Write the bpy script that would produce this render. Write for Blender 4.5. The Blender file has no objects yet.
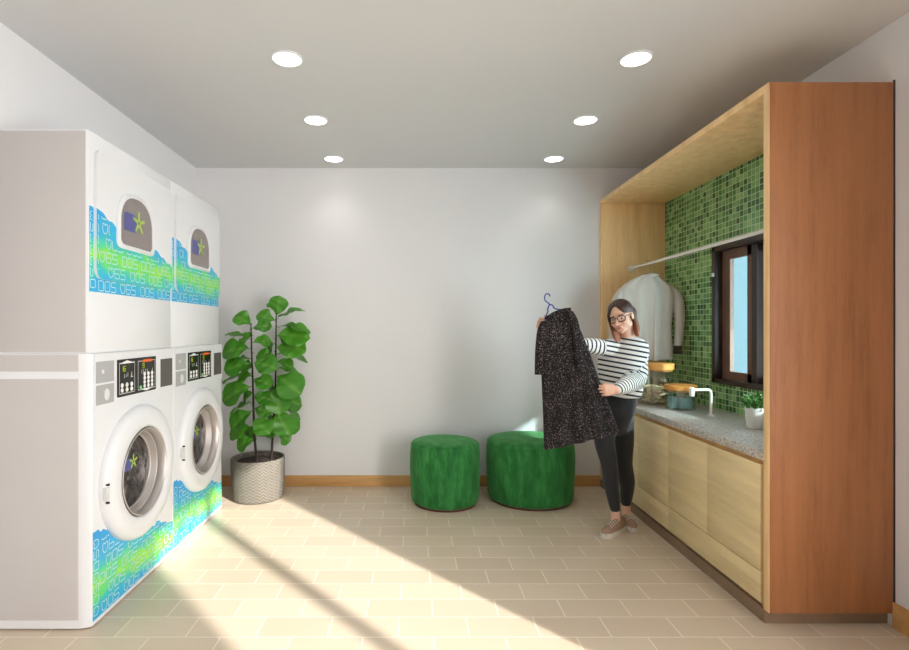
SKY, EXPO, DLE, SUNE = 10.0, 0.72, 5, 5.6
import bpy, bmesh, math, random
from mathutils import Vector, Matrix, noise as mnoise
random.seed(7)
PI = math.pi
S = bpy.context.scene
COL = S.collection
FPX, CX, CY, EYE = 520.0, 413.5, 330.0, 1.45

def P(px, py, Y):
    """world point seen at (px, py) of the photograph, Y metres in front of the lens"""
    return Vector(((px - CX) * Y / FPX, Y, EYE - (py - CY) * Y / FPX))

def lin(c):
    return tuple((v / 12.92 if v <= .04045 else ((v + .055) / 1.055) ** 2.4) for v in [x / 255 for x in c[:3]]) + (1.0,)

# ------------------------------------------------------------------ materials
def nm(name):
    m = bpy.data.materials.new(name); m.use_nodes = True
    nt = m.node_tree; nt.nodes.clear()
    out = nt.nodes.new('ShaderNodeOutputMaterial')
    return m, nt, out

def nd(nt, kind, **kw):
    n = nt.nodes.new(kind)
    for k, v in kw.items():
        if k.startswith('i_'):
            key = k[2:].replace('_', ' ')
            n.inputs[key].default_value = v
        else:
            setattr(n, k, v)
    return n

def math_(nt, op, a, b=None, c=None):
    n = nt.nodes.new('ShaderNodeMath'); n.operation = op
    for i, v in enumerate((a, b, c)):
        if v is None: continue
        if isinstance(v, (int, float)): n.inputs[i].default_value = v
        else: nt.links.new(v, n.inputs[i])
    return n.outputs[0]

def ramp(nt, fac, stops, interp='LINEAR'):
    r = nt.nodes.new('ShaderNodeValToRGB'); r.color_ramp.interpolation = interp
    e = r.color_ramp.elements
    while len(e) < len(stops): e.new(.5)
    for el, (p, c) in zip(e, stops):
        el.position = p; el.color = lin(c)
    if fac is not None: nt.links.new(fac, r.inputs[0])
    return r.outputs[0]

def mixc(nt, fac, a, b):
    n = nt.nodes.new('ShaderNodeMix'); n.data_type = 'RGBA'
    for i, v in ((0, fac), (6, a), (7, b)):
        if isinstance(v, (int, float)): n.inputs[i].default_value = v
        elif isinstance(v, tuple): n.inputs[i].default_value = lin(v)
        else: nt.links.new(v, n.inputs[i])
    return n.outputs[2]

def coords(nt, scale=(1, 1, 1), kind='Object'):
    tc = nt.nodes.new('ShaderNodeTexCoord')
    mp = nt.nodes.new('ShaderNodeMapping'); mp.inputs['Scale'].default_value = scale
    nt.links.new(tc.outputs[kind], mp.inputs[0])
    return mp.outputs[0]

def noise_(nt, vec, scale, detail=3, rough=.5):
    n = nd(nt, 'ShaderNodeTexNoise'); n.inputs['Scale'].default_value = scale
    n.inputs['Detail'].default_value = detail; n.inputs['Roughness'].default_value = rough
    nt.links.new(vec, n.inputs['Vector'])
    return n.outputs['Fac']

def bsdf(nt, out, color=None, rough=.5, metal=0, spec=.5, coat=0, sheen=0):
    b = nt.nodes.new('ShaderNodeBsdfPrincipled')
    if isinstance(color, tuple): b.inputs['Base Color'].default_value = lin(color)
    elif color is not None: nt.links.new(color, b.inputs['Base Color'])
    if isinstance(rough, (int, float)): b.inputs['Roughness'].default_value = rough
    else: nt.links.new(rough, b.inputs['Roughness'])
    b.inputs['Metallic'].default_value = metal
    b.inputs['Specular IOR Level'].default_value = spec
    b.inputs['Coat Weight'].default_value = coat
    b.inputs['Sheen Weight'].default_value = sheen
    nt.links.new(b.outputs[0], out.inputs[0])
    return b

def bump(nt, b, h, strength=.3, dist=.01):
    n = nt.nodes.new('ShaderNodeBump'); n.inputs['Strength'].default_value = strength
    n.inputs['Distance'].default_value = dist
    nt.links.new(h, n.inputs['Height']); nt.links.new(n.outputs[0], b.inputs['Normal'])

def simple(name, c, rough=.5, metal=0, var=.06, scale=8, bmp=0, bscale=60, spec=.5, coat=0, sheen=0):
    m, nt, out = nm(name)
    v = coords(nt)
    c2 = tuple(max(0, x * (1 - var)) for x in c)
    col = mixc(nt, noise_(nt, v, scale), c, c2)
    b = bsdf(nt, out, col, rough, metal, spec, coat, sheen)
    if bmp: bump(nt, b, noise_(nt, v, bscale), bmp, .004)
    return m

def wood(name, base, dark, scale=(9, 9, .7), rough=.45, axis=None):
    m, nt, out = nm(name)
    v = coords(nt, scale)
    n1 = noise_(nt, v, 1.6, 5, .6)
    n2 = noise_(nt, coords(nt, tuple(s * 9 for s in scale)), 2.2, 3, .6)
    f = math_(nt, 'ADD', math_(nt, 'MULTIPLY', n1, .75), math_(nt, 'MULTIPLY', n2, .25))
    col = ramp(nt, f, [(.3, dark), (.5, base), (.72, tuple(min(255, x * 1.08) for x in base))])
    b = bsdf(nt, out, col, rough, spec=.4)
    bump(nt, b, n2, .08, .002)
    return m

def emit(name, c, s):
    m, nt, out = nm(name)
    e = nd(nt, 'ShaderNodeEmission'); e.inputs[0].default_value = lin(c); e.inputs[1].default_value = s
    nt.links.new(e.outputs[0], out.inputs[0])
    return m

def glass(name, tint=(235, 245, 245), gloss=.08, dark=0.0, darkc=(20, 18, 18)):
    m, nt, out = nm(name)
    t = nd(nt, 'ShaderNodeBsdfTransparent'); t.inputs[0].default_value = lin(tint)
    g = nd(nt, 'ShaderNodeBsdfGlossy'); g.inputs['Roughness'].default_value = .03
    mx = nd(nt, 'ShaderNodeMixShader'); mx.inputs[0].default_value = gloss
    nt.links.new(t.outputs[0], mx.inputs[1]); nt.links.new(g.outputs[0], mx.inputs[2])
    last = mx.outputs[0]
    if dark:
        d = nd(nt, 'ShaderNodeBsdfDiffuse'); d.inputs[0].default_value = lin(darkc)
        m2 = nd(nt, 'ShaderNodeMixShader'); m2.inputs[0].default_value = dark
        nt.links.new(last, m2.inputs[1]); nt.links.new(d.outputs[0], m2.inputs[2]); last = m2.outputs[0]
    nt.links.new(last, out.inputs[0])
    return m

M = {}
M['wall'] = simple('white_wall_paint', (224, 223, 226), .75, var=.02, scale=3, bmp=.03, bscale=220)
M['ceiling'] = simple('grey_ceiling_paint', (208, 208, 210), .5, var=.02, scale=2)
M['white'] = simple('white_enamel', (221, 222, 226), .32, var=.015)
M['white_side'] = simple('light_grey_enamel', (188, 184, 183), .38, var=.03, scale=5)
M['grey_plate'] = simple('grey_plastic', (170, 170, 172), .45, var=.05)
M['grey_light'] = simple('pale_grey_plastic', (215, 215, 216), .4)
M['taupe'] = simple('taupe_reader_plastic', (92, 86, 84), .45)
M['black'] = simple('black_plastic', (14, 14, 15), .25, var=.2)
M['rubber'] = simple('dark_rubber', (38, 36, 36), .6, var=.2)
M['silver'] = simple('silver_line', (190, 190, 190), .4)
M['button'] = simple('white_button', (232, 232, 230), .35)
M['green_button'] = simple('green_button', (110, 190, 110), .35)
M['orange'] = simple('orange_print', (235, 100, 30), .4)
M['lime'] = emit('lime_display', (170, 190, 40), .55)
M['chrome'] = simple('chrome', (200, 198, 198), .22, 1, var=.1)
M['brushed'] = simple('brushed_grey_steel', (186, 180, 178), .38, .55, var=.1)
M['lime_print'] = simple('lime_print', (160, 190, 80), .4)
M['blue_print'] = simple('blue_print', (84, 84, 148), .4)
M['letter'] = simple('pale_aqua_print', (196, 236, 244), .4)
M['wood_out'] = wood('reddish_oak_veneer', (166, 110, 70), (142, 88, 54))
M['wood_in'] = wood('light_maple_lining', (238, 202, 150), (222, 178, 122))
M['wood_door'] = wood('pale_maple_veneer', (226, 204, 158), (212, 186, 138), (9, .7, 9))
M['wood_trim'] = wood('oak_skirting', (206, 160, 104), (184, 136, 82), (.7, 9, 9))
M['lid_wood'] = wood('bamboo_lid', (214, 150, 76), (186, 120, 52), (12, 3, 12))
M['peg_wood'] = wood('pale_peg_wood', (238, 212, 176), (214, 178, 134), (20, 20, 20))
M['bronze'] = simple('dark_bronze_frame', (46, 37, 36), .4, var=.1)
M['sash'] = simple('brown_sash', (112, 80, 64), .45, var=.12)
M['pane'] = glass('clear_pane', (225, 240, 244), .05)
M['screen'] = glass('insect_screen', (255, 255, 255), 0.0, .72)
M['jar_glass'] = glass('jar_glass', (243, 246, 243), .1)
M['rail'] = simple('white_metal', (232, 228, 222), .35)
M['shirt'] = simple('pale_grey_cotton', (200, 193, 187), .85, var=.06, scale=5, bmp=.15, bscale=40, sheen=.2)
M['cuff'] = simple('dark_cuff', (78, 66, 58), .9, var=.5, scale=90)
M['grey_wood'] = simple('dark_wood_hanger', (90, 70, 58), .5)
M['blue'] = simple('blue_plastic', (44, 58, 158), .35)
M['teal'] = simple('pale_blue_block', (140, 186, 196), .6)
M['pot_white'] = simple('white_ceramic', (228, 226, 224), .4)
M['herb'] = simple('bright_green_leaf', (74, 138, 44), .5, var=.4, scale=40)
M['soil'] = simple('dark_soil', (58, 40, 34), .95, var=.5, scale=60, bmp=.8, bscale=80)
M['bark'] = simple('dark_bark', (62, 44, 44), .85, var=.4, scale=60, bmp=.5, bscale=80)
M['base'] = simple('dark_red_wood', (84, 40, 28), .5)
M['skin'] = None
M['leggings'] = simple('black_leggings', (30, 31, 36), .8, var=.2, scale=30, sheen=.2)
M['shoe'] = simple('dusty_brown_suede', (168, 138, 118), .85, var=.15, scale=40)
M['sole'] = simple('off_white_rubber', (212, 206, 198), .6)
M['plinth_tile'] = simple('brown_plinth_tile', (150, 122, 98), .5, var=.2, scale=6)
M['lace'] = simple('pale_laces', (206, 192, 178), .8)
M['glasses'] = simple('black_frames', (28, 22, 24), .3)
M['downlight'] = emit('lit_lens', (255, 250, 240), 3.0)

def mk_floor():
    m, nt, out = nm('tan_floor_tile')
    tc = nd(nt, 'ShaderNodeTexCoord'); mp = nd(nt, 'ShaderNodeMapping')
    mp.inputs['Location'].default_value = (-.097, -2.455, 0)
    nt.links.new(tc.outputs['Object'], mp.inputs[0])
    br = nd(nt, 'ShaderNodeTexBrick'); br.offset = .5; br.offset_frequency = 2
    br.inputs['Scale'].default_value = 1; br.inputs['Brick Width'].default_value = .336
    br.inputs['Row Height'].default_value = .172; br.inputs['Mortar Size'].default_value = .0032
    br.inputs['Mortar Smooth'].default_value = .2
    br.inputs['Color1'].default_value = lin((204, 187, 166)); br.inputs['Color2'].default_value = lin((214, 199, 178))
    br.inputs['Mortar'].default_value = lin((238, 228, 212)); br.inputs['Bias'].default_value = 0
    nt.links.new(mp.outputs[0], br.inputs['Vector'])
    v = coords(nt, (3, 14, 1))
    n = noise_(nt, v, 3, 4)
    col = mixc(nt, math_(nt, 'MULTIPLY', n, .22), br.outputs['Color'], (186, 165, 140))
    b = bsdf(nt, out, col, .34, spec=.45)
    bump(nt, b, math_(nt, 'MULTIPLY', br.outputs['Fac'], -1), .25, .003)
    return m
M['floor'] = mk_floor()

def mk_mosaic(name='green_glass_mosaic', size=.0425):
    m, nt, out = nm(name)
    tc = nd(nt, 'ShaderNodeTexCoord'); sp = nd(nt, 'ShaderNodeSeparateXYZ')
    nt.links.new(tc.outputs['Object'], sp.inputs[0])
    u = math_(nt, 'DIVIDE', sp.outputs[1], size); w = math_(nt, 'DIVIDE', sp.outputs[2], size)
    cu, cw = math_(nt, 'FLOOR', u), math_(nt, 'FLOOR', w)
    cmb = nd(nt, 'ShaderNodeCombineXYZ'); nt.links.new(cu, cmb.inputs[0]); nt.links.new(cw, cmb.inputs[1])
    wn = nd(nt, 'ShaderNodeTexWhiteNoise'); wn.noise_dimensions = '2D'; nt.links.new(cmb.outputs[0], wn.inputs['Vector'])
    col = ramp(nt, wn.outputs[0], [(0, (38, 78, 40)), (.18, (58, 108, 56)), (.45, (84, 138, 76)), (.72, (112, 162, 98)), (.95, (142, 182, 122))])
    fu = math_(nt, 'ABSOLUTE', math_(nt, 'SUBTRACT', math_(nt, 'FRACT', u), .5))
    fw = math_(nt, 'ABSOLUTE', math_(nt, 'SUBTRACT', math_(nt, 'FRACT', w), .5))
    g = math_(nt, 'GREATER_THAN', math_(nt, 'MAXIMUM', fu, fw), .447)
    c = mixc(nt, g, col, (184, 204, 164))
    r = math_(nt, 'MULTIPLY_ADD', g, .5, .22)
    b = bsdf(nt, out, c, r)
    bump(nt, b, math_(nt, 'SUBTRACT', 1, g), .3, .002)
    return m
M['mosaic'] = mk_mosaic()

def mk_granite():
    m, nt, out = nm('speckled_granite')
    v = coords(nt)
    vo = nd(nt, 'ShaderNodeTexVoronoi'); vo.inputs['Scale'].default_value = 190; nt.links.new(v, vo.inputs['Vector'])
    sp = nd(nt, 'ShaderNodeSeparateColor'); nt.links.new(vo.outputs['Color'], sp.inputs[0])
    col = ramp(nt, sp.outputs[0], [(0, (110, 102, 96)), (.3, (168, 160, 152)), (.7, (202, 196, 190)), (1, (228, 224, 220))])
    bsdf(nt, out, col, .3)
    return m
M['granite'] = mk_granite()

def mk_velvet():
    m, nt, out = nm('green_ribbed_velvet')
    tc = nd(nt, 'ShaderNodeTexCoord'); sp = nd(nt, 'ShaderNodeSeparateXYZ'); nt.links.new(tc.outputs['Object'], sp.inputs[0])
    ang = math_(nt, 'ARCTAN2', sp.outputs[1], sp.outputs[0])
    rib = math_(nt, 'SINE', math_(nt, 'MULTIPLY', ang, 150))
    side = math_(nt, 'LESS_THAN', sp.outputs[2], .50)
    rib = math_(nt, 'MULTIPLY', rib, side)
    v = coords(nt, (7, 7, 2.2))
    n = noise_(nt, v, 2.0, 5, .65)
    col = ramp(nt, n, [(.3, (30, 88, 40)), (.5, (44, 116, 56)), (.72, (70, 146, 78))])
    col = mixc(nt, math_(nt, 'MULTIPLY_ADD', rib, .09, .09), col, (20, 66, 28))
    b = bsdf(nt, out, col, .8, sheen=.5, spec=.2)
    b.inputs['Sheen Tint'].default_value = lin((150, 215, 150)); b.inputs['Sheen Roughness'].default_value = .4
    bump(nt, b, rib, .25, .004)
    return m
M['velvet'] = mk_velvet()

def mk_band(name, zlo, zhi, cc, cs):
    m, nt, out = nm(name)
    tc = nd(nt, 'ShaderNodeTexCoord'); sp = nd(nt, 'ShaderNodeSeparateXYZ'); nt.links.new(tc.outputs['Object'], sp.inputs[0])
    v = math_(nt, 'DIVIDE', math_(nt, 'SUBTRACT', sp.outputs[2], zlo), zhi - zlo)
    n = noise_(nt, coords(nt, (1, 1, 1.6)), 7, 4, .6)
    # centre of the lime streak falls away along the machine
    c = math_(nt, 'MULTIPLY_ADD', sp.outputs[1], cs, cc)
    d = math_(nt, 'ABSOLUTE', math_(nt, 'SUBTRACT', v, c))
    f = math_(nt, 'ADD', d, math_(nt, 'MULTIPLY', math_(nt, 'SUBTRACT', n, .5), .55))
    col = ramp(nt, f, [(0, (140, 222, 62)), (.07, (104, 216, 100)), (.17, (52, 198, 176)), (.29, (36, 172, 220)), (.7, (26, 148, 216))])
    bsdf(nt, out, col, .35)
    return m

def mk_tweed():
    m, nt, out = nm('black_flecked_tweed')
    v = coords(nt)
    n = noise_(nt, v, 130, 2, .6); n2 = noise_(nt, v, 9, 2)
    f = math_(nt, 'ADD', n, math_(nt, 'MULTIPLY', math_(nt, 'SUBTRACT', n2, .5), .12))
    col = ramp(nt, f, [(.5, (26, 23, 25)), (.59, (56, 50, 52)), (.72, (138, 128, 128))])
    b = bsdf(nt, out, col, .9, spec=.2)
    bump(nt, b, n, .3, .004)
    return m
M['tweed'] = mk_tweed()

def mk_stripe():
    m, nt, out = nm('navy_striped_knit')
    a = nd(nt, 'ShaderNodeAttribute'); a.attribute_name = 'stripe'
    fr = math_(nt, 'FRACT', a.outputs['Fac'])
    g = math_(nt, 'LESS_THAN', fr, .36)
    col = mixc(nt, g, (232, 230, 228), (40, 46, 66))
    b = bsdf(nt, out, col, .85, sheen=.1, spec=.2)
    bump(nt, b, noise_(nt, coords(nt), 260, 2), .15, .002)
    return m
M['stripe'] = mk_stripe()

def mk_attrcol(name, attr, rough=.5, sub=0):
    m, nt, out = nm(name)
    a = nd(nt, 'ShaderNodeAttribute'); a.attribute_name = attr
    n = noise_(nt, coords(nt), 40)
    col = mixc(nt, math_(nt, 'MULTIPLY', n, .12), a.outputs['Color'], (120, 70, 50))
    b = bsdf(nt, out, col, rough, spec=.35)
    if sub:
        b.inputs['Subsurface Weight'].default_value = sub
        b.inputs['Subsurface Radius'].default_value = (.01, .004, .002)
    return m
M['skin'] = mk_attrcol('skin', 'tone', .5)
def mk_hair():
    m, nt, out = nm('brown_hair')
    a = nd(nt, 'ShaderNodeAttribute'); a.attribute_name = 'tone'
    n = noise_(nt, coords(nt, (90, 90, 5)), 3, 3)
    col = mixc(nt, math_(nt, 'MULTIPLY', n, .5), a.outputs['Color'], (40, 24, 18))
    b = bsdf(nt, out, col, .45, spec=.4)
    bump(nt, b, n, .5, .004)
    return m
M['hair'] = mk_hair()

def mk_pot():
    m, nt, out = nm('woven_grey_pot')
    tc = nd(nt, 'ShaderNodeTexCoord'); sp = nd(nt, 'ShaderNodeSeparateXYZ'); nt.links.new(tc.outputs['Object'], sp.inputs[0])
    ang = math_(nt, 'ARCTAN2', sp.outputs[1], sp.outputs[0])
    u = math_(nt, 'MULTIPLY', ang, 26 / (2 * PI))
    tri = math_(nt, 'ABSOLUTE', math_(nt, 'SUBTRACT', math_(nt, 'FRACT', u), .5))
    w = math_(nt, 'ADD', math_(nt, 'MULTIPLY', sp.outputs[2], 38), math_(nt, 'MULTIPLY', tri, 1.7))
    h = math_(nt, 'SINE', math_(nt, 'MULTIPLY', w, 2 * PI))
    n = noise_(nt, coords(nt), 14)
    c0 = mixc(nt, n, (146, 140, 130), (124, 118, 108))
    col = mixc(nt, math_(nt, 'MULTIPLY_ADD', h, .3, .3), c0, (86, 80, 70))
    b = bsdf(nt, out, col, .7)
    bump(nt, b, h, .7, .008)
    return m
M['pot'] = mk_pot()

def mk_leaf():
    m, nt, out = nm('glossy_fig_leaf')
    a = nd(nt, 'ShaderNodeAttribute'); a.attribute_name = 'tone'
    n = noise_(nt, coords(nt), 22)
    col = mixc(nt, math_(nt, 'MULTIPLY', n, .35), a.outputs['Color'], (30, 80, 24))
    b = bsdf(nt, out, col, .35)
    tr = nd(nt, 'ShaderNodeBsdfTranslucent'); nt.links.new(col, tr.inputs[0])
    mx = nd(nt, 'ShaderNodeMixShader'); mx.inputs[0].default_value = .14
    nt.links.new(b.outputs[0], mx.inputs[1]); nt.links.new(tr.outputs[0], mx.inputs[2]); nt.links.new(mx.outputs[0], out.inputs[0])
    return m
M['leaf'] = mk_leaf()

def mk_drum():
    m, nt, out = nm('dark_glass_over_drum')
    v = coords(nt)
    n = noise_(nt, v, 14, 4, .6)
    vo = nd(nt, 'ShaderNodeTexVoronoi'); vo.feature = 'DISTANCE_TO_EDGE'; vo.inputs['Scale'].default_value = 9
    nt.links.new(v, vo.inputs['Vector'])
    col = ramp(nt, n, [(.35, (38, 35, 35)), (.6, (96, 92, 92)), (.8, (170, 166, 166))])
    b = bsdf(nt, out, col, .18, .75)
    bump(nt, b, math_(nt, 'ADD', vo.outputs['Distance'], n), .9, .05)
    return m
M['drum'] = mk_drum()
M['smoke'] = simple('smoked_glass', (132, 122, 120), .14, 0, var=.15, scale=6, coat=.5)

# ------------------------------------------------------------------ mesh builder
OFF = {}
class MB:
    def __init__(s): s.v = []; s.f = []
    def add(s, vs, fs):
        b = len(s.v); s.v += [Vector(p) for p in vs]; s.f += [tuple(i + b for i in f) for f in fs]; return s
    def box(s, x0, x1, y0, y1, z0, z1, bev=0, seg=2):
        if not bev:
            vs = [(x, y, z) for x in (x0, x1) for y in (y0, y1) for z in (z0, z1)]
            return s.add(vs, [(0, 1, 3, 2), (4, 6, 7, 5), (0, 4, 5, 1), (2, 3, 7, 6), (0, 2, 6, 4), (1, 5, 7, 3)])
        bm = bmesh.new(); bmesh.ops.create_cube(bm, size=1)
        for v in bm.verts:
            v.co = Vector(((x0 + x1) / 2 + v.co.x * (x1 - x0), (y0 + y1) / 2 + v.co.y * (y1 - y0), (z0 + z1) / 2 + v.co.z * (z1 - z0)))
        bmesh.ops.bevel(bm, geom=list(bm.edges), offset=bev, segments=seg, profile=.5, affect='EDGES', clamp_overlap=True)
        return s.bm(bm)
    def bm(s, bm):
        bm.verts.index_update()
        s.add([v.co.copy() for v in bm.verts], [[v.index for v in f.verts] for f in bm.faces]); bm.free(); return s
    def loft(s, rings, cap=True, closed=True):
        """rings: lists of points, all the same length"""
        b = len(s.v); n = len(rings[0])
        for r in rings: s.v += [Vector(p) for p in r]
        for i in range(len(rings) - 1):
            for j in range(n if closed else n - 1):
                k = (j + 1) % n
                s.f.append((b + i * n + j, b + i * n + k, b + (i + 1) * n + k, b + (i + 1) * n + j))
        if cap:
            s.f.append(tuple(b + j for j in reversed(range(n))))
            s.f.append(tuple(b + (len(rings) - 1) * n + j for j in range(n)))
        return s
    def ell(s, c, ax, ay, az, nu=20, nv=12):
        """ellipsoid with axis vectors"""
        c, ax, ay, az = map(Vector, (c, ax, ay, az)); rings = []
        for i in range(nv + 1):
            t = PI * (i + .02) / (nv + .04) ; rings.append([c + az * -math.cos(t) + (ax * math.cos(2 * PI * j / nu) + ay * math.sin(2 * PI * j / nu)) * math.sin(t) for j in range(nu)])
        return s.loft(rings)
    def tube(s, pts, rad, n=12, flat=None):
        """round tube along pts; rad number or list"""
        pts = [Vector(p) for p in pts]
        if isinstance(rad, (int, float)): rad = [rad] * len(pts)
        rings = []; up = None
        for i, p in enumerate(pts):
            t = (pts[min(i + 1, len(pts) - 1)] - pts[max(i - 1, 0)]).normalized()
            if up is None:
                up = t.cross(Vector((0, 0, 1)))
                if up.length < .1: up = t.cross(Vector((0, 1, 0)))
                up.normalize()
            up = (up - t * up.dot(t)).normalized(); w = t.cross(up)
            rings.append([p + (up * math.cos(2 * PI * j / n) + w * math.sin(2 * PI * j / n)) * rad[i] for j in range(n)])
        return s.loft(rings)
    def limb(s, pts, rad, n=16, sub=4):
        """smooth tapered limb with rounded ends"""
        pts = [Vector(p) for p in pts]; P2 = []; R2 = []
        for i in range(len(pts) - 1):
            a = pts[max(i - 1, 0)]; b = pts[i]; c = pts[i + 1]; d = pts[min(i + 2, len(pts) - 1)]
            for k in range(sub):
                t = k / sub
                P2.append(.5 * ((2 * b) + (c - a) * t + (2 * a - 5 * b + 4 * c - d) * t * t + (-a + 3 * b - 3 * c + d) * t ** 3))
                R2.append(rad[i] * (1 - t) + rad[i + 1] * t)
        P2.append(pts[-1]); R2.append(rad[-1])
        d0 = (P2[0] - P2[1]).normalized(); d1 = (P2[-1] - P2[-2]).normalized()
        h = [(P2[0] + d0 * R2[0] * q, R2[0] * math.sqrt(max(0, 1 - q * q))) for q in (.98, .85, .5)]
        e = [(P2[-1] + d1 * R2[-1] * q, R2[-1] * math.sqrt(max(0, 1 - q * q))) for q in (.5, .85, .98)]
        P2 = [x[0] for x in h] + P2 + [x[0] for x in e]; R2 = [x[1] for x in h] + R2 + [x[1] for x in e]
        return s.tube(P2, R2, n)
    def lathe(s, prof, c=(0, 0, 0), axis='z', n=48, sx=1, sy=1, cap=True):
        """prof: (radius, height) list; axis z, or x (the heights then run along +x)"""
        c = Vector(c); rings = []
        for r, h in prof:
            ring = []
            for j in range(n):
                a = 2 * PI * j / n; u, w = math.cos(a) * r * sx, math.sin(a) * r * sy
                ring.append(c + (Vector((u, w, h)) if axis == 'z' else Vector((h, u, w))))
            rings.append(ring)
        return s.loft(rings, cap=cap)
    def prism(s, poly, x0, x1):
        """poly of (y, z), extruded along x"""
        n = len(poly)
        vs = [(x0, y, z) for y, z in poly] + [(x1, y, z) for y, z in poly]
        fs = [tuple(range(n)), tuple(range(2 * n - 1, n - 1, -1))] + [(i, i + n, (i + 1) % n + n, (i + 1) % n) for i in range(n)]
        return s.add(vs, fs)
    def prismz(s, poly, z0, z1):
        n = len(poly)
        vs = [(x, y, z0) for x, y in poly] + [(x, y, z1) for x, y in poly]
        fs = [tuple(range(n)), tuple(range(2 * n - 1, n - 1, -1))] + [(i, i + n, (i + 1) % n + n, (i + 1) % n) for i in range(n)]
        return s.add(vs, fs)

def fixmesh(me, angle=40):
    bm = bmesh.new(); bm.from_mesh(me); bmesh.ops.recalc_face_normals(bm, faces=bm.faces); bm.to_mesh(me); bm.free()
    me.polygons.foreach_set('use_smooth', [True] * len(me.polygons))
    me.set_sharp_from_angle(angle=math.radians(angle)); me.update()

def obj(name, mb, mat, parent=None, angle=40, mesh=None):
    off = OFF[parent.name] if parent else Vector((0, 0, 0))
    if mesh is None:
        me = bpy.data.meshes.new(name); me.from_pydata([tuple(v - off) for v in mb.v], [], mb.f)
        fixmesh(me, angle)
    else:
        me = mesh; me.transform(Matrix.Translation(-off))
    o = bpy.data.objects.new(name, me); COL.objects.link(o)
    if mat: me.materials.clear(); me.materials.append(mat)
    if parent: o.parent = parent
    OFF[o.name] = off.copy()
    return o

def thing(name, label, cat, loc, group=None):
    o = bpy.data.objects.new(name, None); COL.objects.link(o); o.location = loc; o.empty_display_size = .1
    o['label'] = label; o['category'] = cat
    if group: o['group'] = group
    OFF[o.name] = Vector(loc); return o

def single(name, mb, mat, label, cat, loc, group=None, angle=40, mesh=None):
    """a thing that is one mesh, its origin at loc"""
    loc = Vector(loc)
    if mesh is None:
        me = bpy.data.meshes.new(name); me.from_pydata([tuple(v - loc) for v in mb.v], [], mb.f); fixmesh(me, angle)
    else:
        me = mesh; me.transform(Matrix.Translation(-loc))
    o = bpy.data.objects.new(name, me); COL.objects.link(o); o.location = loc
    me.materials.clear(); me.materials.append(mat)
    o['label'] = label; o['category'] = cat
    if group: o['group'] = group
    OFF[o.name] = loc.copy(); return o

def struct(name, mb, mat, angle=30):
    o = obj(name, mb, mat, None, angle); o['kind'] = 'structure'; return o

def remesh(mb, voxel, smooth=3, factor=.5):
    me = bpy.data.meshes.new('tmp'); me.from_pydata([tuple(v) for v in mb.v], [], mb.f)
    bm = bmesh.new(); bm.from_mesh(me); bmesh.ops.recalc_face_normals(bm, faces=bm.faces); bm.to_mesh(me); bm.free()
    o = bpy.data.objects.new('tmp', me); COL.objects.link(o)
    r = o.modifiers.new('r', 'REMESH'); r.mode = 'VOXEL'; r.voxel_size = voxel; r.use_smooth_shade = True
    if smooth:
        sm = o.modifiers.new('s', 'SMOOTH'); sm.factor = factor; sm.iterations = smooth
    dg = bpy.context.evaluated_depsgraph_get(); dg.update()
    res = bpy.data.meshes.new_from_object(o.evaluated_get(dg))
    bpy.data.objects.remove(o); bpy.data.meshes.remove(me)
    res.polygons.foreach_set('use_smooth', [True] * len(res.polygons))
    return res

def tone_attr(me, fn):
    a = me.color_attributes.new('tone', 'FLOAT_COLOR', 'POINT')
    a.data.foreach_set('color', [c for v in me.vertices for c in fn(v.co)])
# ------------------------------------------------------------------ setting
XL, XR, YB, YR, H = -2.0215, 2.345, 4.833, -2.6, 2.956
TW = 2.32            # face of the mosaic
FX = 1.732           # front plane of the joinery
YN = 2.535           # near face of the joinery

b = MB(); b.box(XL - .3, XR + .3, YR - .3, YB + .3, -.2, 0); struct('floor', b, M['floor'])
b = MB(); b.box(XL - .3, XR + .3, YR - .3, YB + .3, H, H + .2); struct('ceiling', b, M['ceiling'])
b = MB(); b.box(XL - .3, XR + .3, YB, YB + .25, 0, H); struct('wall_back', b, M['wall'])
b = MB(); b.box(XL - .25, XL, YR, YB, 0, H); struct('wall_left', b, M['wall'])
b = MB(); b.box(XL - .3, XR + .3, YR - .25, YR, 0, H); struct('wall_rear', b, M['wall'])
# right wall with a tall glazed opening beside the lens and the small window over the worktop
A0, A1, AT = -1.24, .646, 2.945
B0, B1, BZ0, BZ1 = 2.66, 4.028, 1.045, 2.095
WT = .12
b = MB()
b.box(XR, XR + WT, YR, A0, 0, H); b.box(XR, XR + WT, A0, A1, AT, H)
b.box(XR, XR + WT, A1, B0, 0, H); b.box(XR, XR + WT, B0, B1, 0, BZ0); b.box(XR, XR + WT, B0, B1, BZ1, H)
b.box(XR, XR + WT, B1, YB, 0, H)
struct('wall_right', b, M['wall'])
# mosaic-tiled alcove wall face inside the joinery
b = MB(); y0, y1, z0, z1 = YN + .02, 4.80, .80, 2.63
b.box(TW, XR, y0, B0, z0, z1); b.box(TW, XR, B1, y1, z0, z1); b.box(TW, XR, B0, B1, z0, BZ0); b.box(TW, XR, B0, B1, BZ1, z1)
struct('wall_alcove', b, M['mosaic'])
b = MB(); b.box(XL, FX, YB - .014, YB, 0, .101, .003); struct('baseboard_back', b, M['wood_trim'])
b = MB(); b.box(XR - .014, XR, A1 + .05, YN, 0, .125, .003); struct('baseboard_right', b, M['wood_trim'])
# tall window beside the lens: frame and mullion
b = MB(); fx0, fx1 = XR + .04, XR + .10
for a_, c_ in ((A0, A0 + .03), (A1 - .03, A1), (-.44, -.36)): b.box(fx0, fx1, a_, c_, 0, AT)
b.box(fx0, fx1, A0, A1, 0, .04); b.box(fx0, fx1, A0, A1, AT - .04, AT)
w2 = struct('window_2', b, M['bronze'])
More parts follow.
